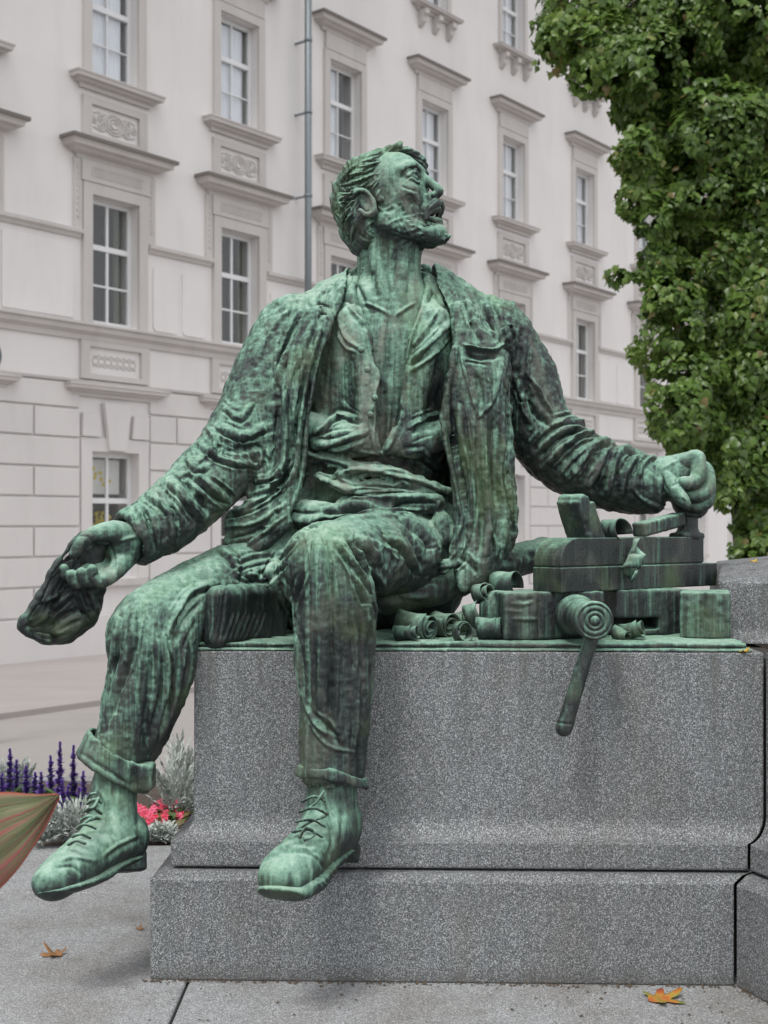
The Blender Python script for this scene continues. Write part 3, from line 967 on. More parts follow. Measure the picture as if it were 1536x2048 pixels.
# printed notice and yellow flowers in the ground floor window
c = CEN[2]
note = tag(empty('window_notice', tuple(MF @ Vector((c, -.28, 1.72)))), 'pale notice with a yellow flower print in the ground floor window', 'notice')
fb('sheet', c - .38, c + .34, -.29, -.286, 1.68, 2.20, M_FLY, note)
bm = bmesh.new()
for i in range(16):
    a = i / 15
    x, z_ = c - .26 + .42 * a + random.uniform(-.03, .03), 2.08 - .26 * a + .05 * math.sin(i) + random.uniform(-.03, .03)
    prism(bm, [(x + .032 * math.cos(q * 1.05), z_ + .032 * math.sin(q * 1.05)) for q in range(6)], -.285, -.2835 + .0001 * i, lambda u, v, w: MF @ Vector((u, w, v)))
bm_obj('yellow_print', bm, M_YEL, note)
fl = tag(empty('window_flowers', tuple(MF @ Vector((c, -.3, .46)))), 'yellow flowers behind the glass of the ground floor window', 'flowers')
bm = bmesh.new()
for i in range(70):
    x, z_, w_ = c + random.uniform(-.33, .30), 1.05 + random.uniform(0, .42), -.36 + random.uniform(-.08, .06)
    s_ = random.uniform(.02, .045)
    bmesh.ops.create_icosphere(bm, subdivisions=1, radius=s_, matrix=MF @ Matrix.Translation((x, w_, z_)))
bm_obj('petals', bm, M_YEL, fl)
bm = bmesh.new()
for i in range(40):
    x = c + random.uniform(-.33, .30)
    p0, p1 = Vector((c + (x - c) * .5, -.36, .5)), Vector((x, -.36 + random.uniform(-.05, .03), random.uniform(.8, 1.3)))
    dv = Vector((.018, 0, 0))
    bm.faces.new([bm.verts.new(MF @ q) for q in (p0 - dv, p0 + dv, p1 + dv * .4, p1 - dv * .4)])
bm_obj('stalk', bm, plain('stalk_green', (0.05, 0.09, 0.02), 0.7), fl)

# round sign at the left edge
sg = tag(empty('round_sign', tuple(W(-62, 1300, 8.2))), 'round traffic sign cut off by the left edge of the picture', 'sign')
p = W(-45, 710, 8.0); q = W(-45, 710, 8.03)
cyl('sign_disc', p, q, .2, plain('sign_grey', (0.55, 0.55, 0.56), 0.4), sg, 40)
cyl('sign_rim', W(-45, 710, 7.99), W(-45, 710, 8.0), .205, M_METAL, sg, 40)
cyl('post', (float(q[0]), float(q[1]) + .04, ROAD_Z), (float(q[0]), float(q[1]) + .04, float(q[2]) + .25), .03, M_METAL, sg)
# ------------------------------------------------------------------ granite pedestal
ped = tag(empty('granite_pedestal', (0.2, 0.4, 0)), 'speckled grey granite pedestal block with stepped base under the bronze statue', 'pedestal')
PL = np.array([-0.624, 0.0]); PR = np.array([0.925, -0.045])
PE = (PR - PL) / np.linalg.norm(PR - PL); PN = np.array([-PE[1], PE[0]])        # along the front, into depth
WD = np.array([0.36, -0.933]); WN = np.array([0.933, 0.36])                      # wing towards the square, its inward normal
def isect(p, d, q, e):
    A = np.array([[d[0], -e[0]], [d[1], -e[1]]])
    s = np.linalg.solve(A, q - p)
    return p + d * s[0]
def plan(o):
    fl = PL + PE * o + PN * o
    ic = isect(PL + PN * o, PE, PR + WN * o * 1.34, WD)
    return fl, ic
def loft(name, prof, side, gap=0.003, depth=1.05, cap=True, mat=None):
    bm = bmesh.new()
    rings = []
    for o, z in prof:
        fl, ic = plan(o)
        if side == 'front':
            pts = [fl + PN * (depth - 2 * o), fl, ic - PE * gap, ic - PE * gap + PN * (depth - 2 * o)]
        else:
            st = ic + WD * gap * 1.1
            pts = [st + WN * (.9), st, st + WD * 1.0, st + WD * 1.0 + WN * .9][::1]
        rings.append([bm.verts.new((p[0], p[1], z)) for p in pts])
    for a, b in zip(rings[:-1], rings[1:]):
        for i in range(4):
            bm.faces.new((a[i], a[(i + 1) % 4], b[(i + 1) % 4], b[i]))
    bm.faces.new(rings[0][::-1]); bm.faces.new(rings[-1])
    o_ = bm_obj(name, bm, mat or M_GRANITE, ped)
    md = o_.modifiers.new('bevel', 'BEVEL'); md.width = 0.004; md.segments = 2; md.limit_method = 'ANGLE'; md.angle_limit = math.radians(20)
    return o_
cove = [(0.046, 0.362)] + [(0.100 - .054 * (1 - math.sin(a)), 0.362 + .060 * (1 - math.cos(a))) for a in [math.radians(10 * i) for i in range(1, 10)]]
BASE = [(0.0, 0.0), (0.0, 0.268), (0.030, 0.283), (0.10, 0.284)]
SHAFT = [(0.052, 0.289), (0.046, 0.294)] + cove + [(0.100, 0.867)]
for side in ('front', 'wing'):
    loft('base_block', BASE, side)
    loft('shaft_block', SHAFT, side)
loft('joint_bed', [(0.07, 0.02), (0.12, 0.28), (0.12, 0.295), (0.135, 0.40), (0.135, 0.85)], 'front', gap=-0.05, mat=M_JOINT)
# higher block beyond the vise
bm = bmesh.new()
A, B = W(1437, 1163, .42), W(1640, 1173, .36)
dirn = (B - A)[:2] / np.linalg.norm((B - A)[:2])
nrm = np.array([-dirn[1], dirn[0]])
zt = A[2]
def hp(a, b, z): 
    p = A[:2] + dirn * a + nrm * b
    return (p[0], p[1], z)
Lh = 0.9
lay = [[hp(-.0, -.02, .86), hp(Lh, -.02, .86), hp(Lh, .7, .86), hp(0, .7, .86)], [hp(0, 0, .90), hp(Lh, 0, .90), hp(Lh, .7, .90), hp(0, .7, .90)], [hp(0, 0, zt), hp(Lh, 0, zt), hp(Lh, .7, zt), hp(0, .7, zt)],
       [hp(.02, .30, zt + .045), hp(Lh, .30, zt + .14), hp(Lh, .6, zt + .14), hp(.02, .6, zt + .045)]]
rings = [[bm.verts.new(p) for p in r] for r in lay]
for a, b in zip(rings[:-1], rings[1:]):
    for i in range(4): bm.faces.new((a[i], a[(i + 1) % 4], b[(i + 1) % 4], b[i]))
bm.faces.new(rings[0][::-1]); bm.faces.new(rings[-1])
hb = bm_obj('upper_block', bm, M_GRANITE, ped)
md = hb.modifiers.new('bevel', 'BEVEL'); md.width = 0.006; md.segments = 2; md.limit_method = 'ANGLE'; md.angle_limit = math.radians(15)

# bronze plate that carries man and tools
PLATE_Z = 0.890
S = Sculpt()
PA = np.array([[PE[0], PE[1], 0], [PN[0], PN[1], 0], [0, 0, 1.0]])
def pl(a, b, z):
    p = PL + PE * a + PN * b
    return np.array([p[0], p[1], z])
S.rbox(pl(.86, .46, .883), PA, (.748, .341, .0075), .005, 0)
S.rbox(pl(.86, .455, .8705), PA, (.760, .352, .0040), .003, 0.001)
S.rbox(pl(.86, .46, .877), PA, (.738, .335, .007), .002, 0.001)
S.chain([np.append(pl(a, .121, .884), .006) for a in np.linspace(.11, 1.60, 12)], 0.004, world=True)
V, Q = S.mesh(0.0040)
top = V[:, 2] > .884
V = displace(V, Q, .0035 * noise3(V[:, 0] * 9, V[:, 1] * 40, V[:, 2] * 9, 81) + .002 * noise3(V[:, 0] * 30, V[:, 1] * 60, V[:, 2] * 30, 82))
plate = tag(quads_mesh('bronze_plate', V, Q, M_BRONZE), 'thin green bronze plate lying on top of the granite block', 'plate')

# grit and leaf crumbs that gather along the foot of the granite
V, F = [], []
for i in range(420):
    a = rng.uniform(-.05, 1.0) ** 1
    side = rng.uniform()
    if side < .75:
        p = PL + PE * (rng.uniform(-.02, 1.52)) - PN * abs(rng.normal() * .010 + .006)
    else:
        p = PR + WD * rng.uniform(0, .5) - WN * abs(rng.normal() * .010 + .006)
    if rng.uniform() < .18: p = p - PN * rng.uniform(0, .35)
    r = rng.uniform(.0012, .0042)
    b = len(V)
    for k in range(4):
        an = k * math.pi / 2 + rng.uniform(-.4, .4)
        V.append((p[0] + r * math.cos(an) * 1.6, p[1] + r * math.sin(an), .0015))
    V.append((p[0], p[1], .0015 + r * .9))
    F += [(b, b + 1, b + 4), (b + 1, b + 2, b + 4), (b + 2, b + 3, b + 4), (b + 3, b, b + 4)]
tag(from_arrays('grit', V, F, plain('grit', (0.085, 0.060, 0.040), .9, var=.6, scale=90)), kind='stuff')
# ------------------------------------------------------------------ the bronze joiner
statue = empty('bronze_statue', tuple(W(745, 1285, 0.5)))
tag(statue, 'green bronze statue of a seated bearded man in open jacket holding a cap', 'statue')
DEPTH = (0, 1, 0)

def cr(ox, oy, s, pts):
    return [(ox + x / s, oy + y / s) for x, y in pts]
def c1(*p): return cr(640, 280, 5.12, p)          # head
def cn(*p): return cr(600, 270, 3.84, p)          # neck and collar
def c2(*p): return cr(420, 540, 2.194, p)         # chest
def c3(*p): return cr(0, 620, 2.5607, p)          # hanging arm
def c4(*p): return cr(980, 600, 2.763, p)         # resting arm
def c5(*p): return cr(560, 860, 4.042, p)         # waist
def c6(*p): return cr(180, 980, 2.4774, p)        # legs
def ch(*p): return cr(0, 980, 3.2, p)             # hand with the cap
def cl(*p): return cr(1120, 860, 4.267, p)        # hand on the plane
def cf(*p): return cr(0, 1460, 3.657, p)          # left-hand boot
def cb(*p): return cr(0, 1400, 1.969, p)          # both boots

def finish(name, V, Q, mat, parent=statue, rough=0.0015, seed=3, sc=60):
    D = rough * fbm(V[:, 0] * sc, V[:, 1] * sc, V[:, 2] * sc, seed, 2)
    V = displace(V, Q, D)
    return quads_mesh(name, V, Q, mat, parent, True)

# ---- trousers -----------------------------------------------------------
S = Sculpt()
S.chain([(640, 1125, .56, 112), (520, 1165, .40, 98), (420, 1195, .27, 88), (335, 1238, .15, 82), (302, 1275, .10, 80)], 0.05)
S.chain([(302, 1262, .11, 78), (308, 1320, .10, 84), (287, 1400, .09, 76), (258, 1475, .08, 68), (238, 1518, .075, 62)], 0.04)
S.chain([(850, 1120, .52, 86), (790, 1108, .33, 84), (715, 1112, .14, 82), (655, 1125, -.01, 78)], 0.05)
S.chain([(652, 1128, -.02, 80), (668, 1200, -.03, 85), (670, 1300, -.03, 80), (672, 1400, -.04, 73), (666, 1480, -.05, 68), (664, 1535, -.055, 66)], 0.04)
S.chain([(600, 1090, .55, 95), (740, 1085, .60, 120), (860, 1080, .58, 95)], 0.06)
S.chain([(745, 1060, .60, 140), (745, 985, .60, 142)], 0.05, squash=(DEPTH, .85))
S.chain([(610, 1195, .50, 62), (740, 1188, .58, 74), (860, 1180, .56, 66)], 0.05)                       # seat
S.chain([(562, 1150, .03, 26), (556, 1140, .06, 20), (600, 1165, .03, 40)], 0.03)          # cloth flap inside the near knee
S.chain([(690, 1014, .38, 20), (790, 1008, .355, 22), (872, 1006, .37, 20)], 0.02)          # rolled waist cloth
S.chain([(610, 1030, .36, 30), (690, 1035, .32, 28), (780, 1030, .30, 24)], 0.03)
S.chain([(885, 1045, .36, 20), (900, 1075, .36, 22)], 0.02)
# hollow hems
S.chain([(664, 1600, -.055, 58), (664, 1522, -.055, 56)], 0.0, sub=True)
S.chain([(215, 1575, .07, 56), (240, 1512, .075, 54)], 0.0, sub=True)
V, Q = S.mesh(0.0060)
V, Q = subdivide(V, Q)
# long hanging folds on the shins, finer cords on the thighs
z = V[:, 2]
low = np.clip((1.02 - z) / 0.10, 0, 1)
D = 0.007 * low * noise3(V[:, 0] * 26 + z * 2, V[:, 1] * 26, z * 2.4, 5) + 0.003 * low * noise3(V[:, 0] * 60, V[:, 1] * 60, z * 5, 8)
D += 0.004 * noise3(V[:, 0] * 14, V[:, 1] * 14, z * 14, 9) * (1 - low)
V = displace(V, Q, D)
L = [(9, 9, c6((390, 720), (430, 620), (500, 510), (620, 470))), (-8, 8, c6((420, 760), (470, 650), (545, 560))),
     (8, 10, c6((230, 560), (200, 780), (120, 1000), (60, 1180))), (-10, 11, c6((310, 800), (290, 1000), (270, 1300))),
     (8, 7, c6((370, 740), (390, 950), (340, 1150), (290, 1330))), (7, 7, c6((140, 640), (105, 900), (50, 1120))),
     (-7, 6, c6((440, 760), (430, 900), (380, 1120))), (6, 5, c6((470, 800), (440, 980), (380, 1180))),
     (9, 14, c6((1120, 210), (1150, 420), (1160, 800), (1150, 1200))), (9, 9, c6((1250, 270), (1330, 450), (1390, 620), (1400, 800))),
     (-16, 9, c6((1290, 270), (1360, 400), (1430, 520))), (8, 8, c6((1330, 260), (1400, 380), (1450, 500))),
     (10, 8, c6((1010, 250), (900, 390), (930, 500), (1000, 700), (1040, 960))), (-12, 8, c6((1060, 420), (1010, 560), (1020, 760), (1050, 1000))),
     (-9, 7, c6((960, 420), (985, 560), (1020, 760))), (-9, 8, c6((1330, 600), (1350, 800), (1340, 1150))),
     (5, 6, c6((1060, 1060), (1130, 1170), (1240, 1240))), (4, 5, c6((1090, 1160), (1180, 1270), (1320, 1300))),
     (-8, 7, c6((1110, 1110), (1190, 1190), (1260, 1290))), (7, 6, c6((1350, 900), (1330, 1100), (1300, 1330))),
     (-18, 12, c5((560, 880), (660, 1010), (780, 1230))), (9, 10, c5((470, 880), (600, 1080), (740, 1290))),
     (9, 9, c5((640, 860), (740, 990), (810, 1120))), (10, 10, c5((870, 860), (1000, 960), (1110, 1140))),
     (12, 9, c5((960, 680), (1130, 800), (1240, 960), (1180, 1150))), (-10, 8, c5((1000, 800), (1100, 930), (1150, 1130))),
     (-12, 9, c5((720, 900), (790, 1010), (800, 1150))), (-14, 9, c5((330, 680), (500, 650), (640, 655))),
     (12, 9, c5((490, 600), (700, 575), (1060, 555), (1240, 560))), (-15, 9, c5((480, 640), (700, 620), (1050, 595))),
     (-10, 7, c5((1220, 560), (1230, 620), (1220, 690))), (10, 8, c5((70, 720), (250, 740), (360, 690))),
     (9, 8, c6((640, 290), (720, 360), (740, 440))), (-9, 8, c6((700, 380), (830, 330), (960, 330))), (8, 8, c6((760, 400), (860, 440), (960, 360))),
     (-10, 9, c6((720, 430), (800, 460), (880, 400))), (7, 8, c6((330, 420), (430, 360), (560, 300)))]
for x0 in (740, 800, 865, 930, 985):
    L.append((5, 4, c5((805, 1250), (760 + (x0 - 740) * .9, 1080), (x0 + 10, 905 + abs(x0 - 860) * .25))))
V = strokes(V, Q, L, 1.35, True)
V = relax(V, Q, 1, .3)
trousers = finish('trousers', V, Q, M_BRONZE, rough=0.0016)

# turned-up cuff of the trouser leg beside the plinth
S = Sculpt()
ring = []
for i in range(17):
    a = 2 * math.pi * i / 16
    ring.append((233 + 66 * math.cos(a) - 4 * math.sin(a), 1522 + 38 * math.cos(a) + 14 * math.sin(a), .075 - .085 * math.sin(a), 13))
for off in (-24, -19, -14, -9, -4, 1, 6, 11, 16, 21, 25):
    S.chain([(233 + (x - 233) * (1 + off * .002) - off * .32, y + off * .9, Yd, 4.6) for x, y, Yd, r in ring], 0.004, smooth=False)
S.rbox(W(293, 1552, .02), np.eye(3), (.022, .03, .035), .008, 0.01)
V, Q = S.mesh(0.0045)
V = strokes(V, Q, [(5, 4, cf((660, 75), (820, 110), (1000, 260))), (-6, 4, cf((590, 170), (720, 260), (940, 400))), (-5, 4, cf((985, 270), (975, 330), (985, 400)))])
finish('turned_up_cuff', V, Q, M_BRONZE, trousers)

S = Sculpt()
for off, rr_ in ((-7, 4.2), (-2, 4.4), (3, 4.6), (8, 4.2)):
    S.chain([(664 + (67 + off * .3) * math.cos(2 * math.pi * i / 20), 1553 + off + 13 * math.cos(2 * math.pi * i / 20) + 3 * math.sin(6 * math.pi * i / 20), -.055 - .088 * math.sin(2 * math.pi * i / 20), rr_) for i in range(21)], 0.006, smooth=False)
V, Q = S.mesh(0.004)
V = displace(V, Q, .004 * noise3(V[:, 0] * 30, V[:, 1] * 30, V[:, 2] * 10, 55))
finish('hem', V, Q, M_BRONZE, trousers)

# ---- shirt, chest and waistband -------------------------------------------
S = Sculpt()
S.chain([(745, 1010, .60, 140), (750, 930, .60, 146), (768, 830, .58, 158), (780, 730, .57, 160), (780, 650, .58, 130)], 0.05, squash=(DEPTH, .80))
S.chain([(622, 855, .42, 30), (680, 880, .385, 34), (740, 884, .375, 28)], 0.05)        # blouse over the belt
S.chain([(785, 890, .375, 24), (845, 882, .385, 30), (890, 868, .42, 26)], 0.05)
S.chain([(604, 900, .42, 12), (660, 918, .39, 13), (705, 934, .375, 12), (770, 942, .37, 9)], 0.015)      # sash
S.chain([(682, 952, .375, 13), (745, 938, .365, 13), (800, 948, .368, 12), (850, 966, .38, 11), (897, 985, .405, 9)], 0.012)
S.chain([(640, 952, .39, 11), (690, 975, .375, 12), (745, 992, .37, 10)], 0.012)
S.chain([(700, 975, .37, 13), (780, 975, .365, 14), (860, 990, .385, 12)], 0.02)
S.chain([(700, 640, .44, 26), (720, 700, .39, 24), (735, 790, .375, 22), (735, 860, .37, 22)], 0.03)
S.chain([(870, 640, .44, 30), (850, 700, .39, 26), (835, 790, .375, 24), (810, 880, .37, 20)], 0.03)
S.pxpoly([(700, 540), (716, 625), (740, 684), (752, 760), (752, 840), (762, 905), (786, 850), (802, 750), (814, 690), (840, 620), (856, 540)], -.2, .60, 0.006)
V, Q = S.mesh(0.0052)
V, Q = subdivide(V, Q)
D = 0.004 * noise3(V[:, 0] * 22, V[:, 1] * 22, V[:, 2] * 7, 21) + 0.003 * noise3(V[:, 0] * 45, V[:, 1] * 45, V[:, 2] * 25, 22)
V = displace(V, Q, D)
L = [(9, 5, c2((600, 150), (680, 250), (718, 340), (724, 450), (716, 560), (700, 680), (740, 825))), (-9, 7, c2((740, 330), (745, 450), (740, 600), (740, 800))),
     (9, 5, c2((935, 160), (890, 290), (868, 400), (862, 560), (830, 700), (745, 830))), (-10, 7, c2((850, 420), (835, 560), (810, 690))),
     (7, 6, c2((570, 230), (600, 300), (660, 350))), (6, 5, c2((560, 280), (600, 340), (640, 360))), (-6, 5, c2((585, 340), (580, 470), (585, 600))),
     (8, 7, c2((470, 720), (560, 640), (650, 660))), (10, 8, c2((430, 770), (540, 765), (680, 715))), (-5, 6, c2((440, 740), (540, 700), (640, 690))),
     (-5, 8, c2((560, 600), (620, 650), (680, 670))), (8, 7, c2((1060, 225), (960, 330), (880, 405))), (-7, 6, c2((1050, 265), (960, 365), (890, 420))),
     (7, 6, c2((1050, 300), (960, 390), (890, 440))), (8, 6, c2((1000, 180), (950, 260), (900, 330))), (7, 7, c2((880, 690), (940, 650), (1010, 640))),
     (-5, 8, c2((880, 720), (950, 690), (1000, 700))), (6, 5, c2((930, 480), (925, 600), (900, 700))), (8, 6, c2((850, 800), (930, 790), (990, 850))),
     (9, 7, c5((190, 180), (400, 240), (580, 300))), (-12, 9, c5((200, 150), (380, 200), (640, 210))), (-12, 10, c5((640, 230), (800, 240), (1000, 260))),
     (10, 6, c5((490, 370), (550, 325), (750, 320), (950, 370), (1150, 420), (1320, 500))), (-12, 10, c5((560, 390), (760, 380), (1000, 420))),
     (9, 7, c5((320, 380), (500, 470), (720, 530))), (-11, 9, c5((220, 300), (360, 340), (480, 420))), (-10, 9, c5((640, 470), (900, 470), (1150, 480))),
     (7, 5, c5((920, 460), (980, 420), (1050, 460))), (8, 7, c5((1000, 200), (1130, 220), (1270, 320)))]
V = strokes(V, Q, L, 1.35, True)
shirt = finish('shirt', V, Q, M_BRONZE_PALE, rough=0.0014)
for bx_, by_ in (c2((697, 336), (700, 430), (697, 555), (690, 640))):
    S = Sculpt()
    p = W(bx_, by_, .345)
    # sit the button on the cloth
    px_, py_ = to_px(V)
    near = np.argmin((px_ - bx_) ** 2 + (py_ - by_) ** 2 + 4e4 * (V[:, 1] - .2))
    p = V[near]
    S.ellipsoid(p, np.eye(3), (.010, .006, .010), 0)
    v2, q2 = S.mesh(0.0025)
    quads_mesh('button', v2, q2, M_BRONZE_PALE, shirt)

# ---- jacket with both sleeves ----------------------------------------------
S = Sculpt()
S.chain([(585, 690, .60, 72), (660, 652, .60, 74), (780, 640, .63, 86), (900, 648, .62, 78), (985, 690, .60, 76)], 0.05)
S.chain([(790, 690, .62, 180), (790, 780, .62, 184), (775, 880, .62, 178), (760, 980, .62, 172)], 0.06, squash=(DEPTH, .80))
# sleeve that hangs towards the cap
S.chain([(590, 668, .60, 78), (548, 748, .54, 80), (508, 838, .47, 78), (458, 915, .39, 73), (395, 980, .30, 70), (335, 1036, .22, 66), (284, 1068, .17, 58)], 0.04)
# sleeve that reaches to the plane
S.chain([(985, 680, .60, 78), (1040, 760, .60, 74), (1072, 850, .60, 70), (1128, 912, .60, 70), (1200, 948, .60, 66), (1268, 966, .595, 62), (1305, 972, .585, 52)], 0.04)
# front panels
S.chain([(640, 650, .42, 40), (600, 760, .37, 46), (572, 880, .36, 44), (552, 970, .36, 42), (510, 1045, .34, 36), (470, 1085, .33, 24)], 0.03, squash=(DEPTH, .7))
S.chain([(615, 800, .36, 22), (598, 900, .34, 20), (590, 980, .33, 20), (560, 1050, .31, 20), (500, 1105, .30, 12)], 0.015)
S.chain([(925, 640, .44, 38), (955, 720, .40, 54), (955, 820, .37, 56), (962, 920, .36, 54), (975, 1020, .35, 50), (968, 1090, .33, 48), (945, 1140, .31, 34), (928, 1168, .30, 14)], 0.03, squash=(DEPTH, .6))
S.chain([(1005, 720, .44, 20), (1004, 850, .42, 20), (1012, 960, .40, 18), (1020, 1060, .38, 16), (1005, 1105, .36, 16)], 0.02)
S.chain([(905, 700, .37, 12), (886, 830, .345, 13), (905, 920, .33, 13), (918, 1020, .32, 13), (912, 1090, .31, 14), (885, 1140, .30, 10)], 0.012)
S.chain([(470, 1050, .36, 22), (520, 1040, .35, 26), (560, 1010, .36, 24)], 0.03)
# collar lapels
S.chain([(716, 548, .60, 10), (700, 560, .54, 12), (686, 582, .49, 14), (668, 620, .46, 15), (645, 690, .42, 14), (628, 760, .375, 12)], 0.012)
S.chain([(848, 540, .60, 12), (872, 552, .54, 15), (893, 578, .50, 17), (912, 620, .47, 15), (916, 680, .42, 13), (905, 740, .38, 11)], 0.012)
# the open front
S.pxpoly([(700, 470), (694, 560), (684, 605), (652, 690), (634, 745), (618, 832), (608, 930), (600, 975), (580, 1030), (600, 1120), (900, 1120),
          (905, 1030), (895, 930), (878, 832), (900, 740), (904, 690), (897, 620), (872, 565), (860, 470)], -.2, .66, 0.006)
# hollow cuffs and the body volume
S.chain([(230, 1092, .12, 46), (290, 1066, .17, 46), (310, 1056, .19, 36)], 0.0, sub=True)
S.chain([(1345, 978, .57, 40), (1300, 972, .585, 42), (1280, 968, .59, 30)], 0.0, sub=True)
def cuff_ring(c, ax, r, t_, n=18):
    ax = np.asarray(ax, float) / np.linalg.norm(ax)
    u = np.cross(ax, [0, 1, 0]); u /= np.linalg.norm(u); v = np.cross(ax, u)
    for o in (-.012, 0, .012):
        S.chain([np.append(c + ax * o + (u * math.cos(2 * math.pi * i / n) + v * math.sin(2 * math.pi * i / n)) * r, t_) for i in range(n + 1)], 0.008, world=True, smooth=False)
cuff_ring(W(272, 1073, .16), W(284, 1066, .17) - W(335, 1036, .22), .073, .0085)
cuff_ring(W(1312, 973, .583), W(1305, 972, .585) - W(1268, 966, .595), .074, .0085)
V, Q = S.mesh(0.0056)
V, Q = subdivide(V, Q)
U_, T_ = to_px(V)
# drapery that follows gravity on the panels, and slanting creases on the sleeves
arm = (U_ < 530) | (U_ > 1030)
D = np.where(arm, 0, 1.0) * (0.008 * noise3(V[:, 0] * 30 + V[:, 2] * 2, V[:, 1] * 24, V[:, 2] * 3.0, 31) + 0.004 * noise3(V[:, 0] * 60, V[:, 1] * 50, V[:, 2] * 6, 32))
e1 = (V[:, 0] * .62 - V[:, 2] * .55 + V[:, 1] * .3); e2 = (V[:, 0] * .5 + V[:, 2] * .8); e3 = V[:, 1]
la = U_ < 560
ra = U_ > 1010
D += la * (0.0042 * (0.5 - np.abs(noise3(e2 * 9 + e3 * 4, e1 * 22, e3 * 8, 33))) + 0.003 * noise3(V[:, 0] * 50, V[:, 1] * 50, V[:, 2] * 50, 36))
e4 = V[:, 0] * .85 - V[:, 2] * .45; e5 = V[:, 0] * .45 + V[:, 2] * .85
D += ra * (0.0045 * (0.5 - np.abs(noise3(e4 * 20 - e5 * 6, e5 * 6, V[:, 1] * 8, 34))) + 0.003 * noise3(V[:, 0] * 50, V[:, 1] * 50, V[:, 2] * 50, 35))
V = displace(V, Q, D)
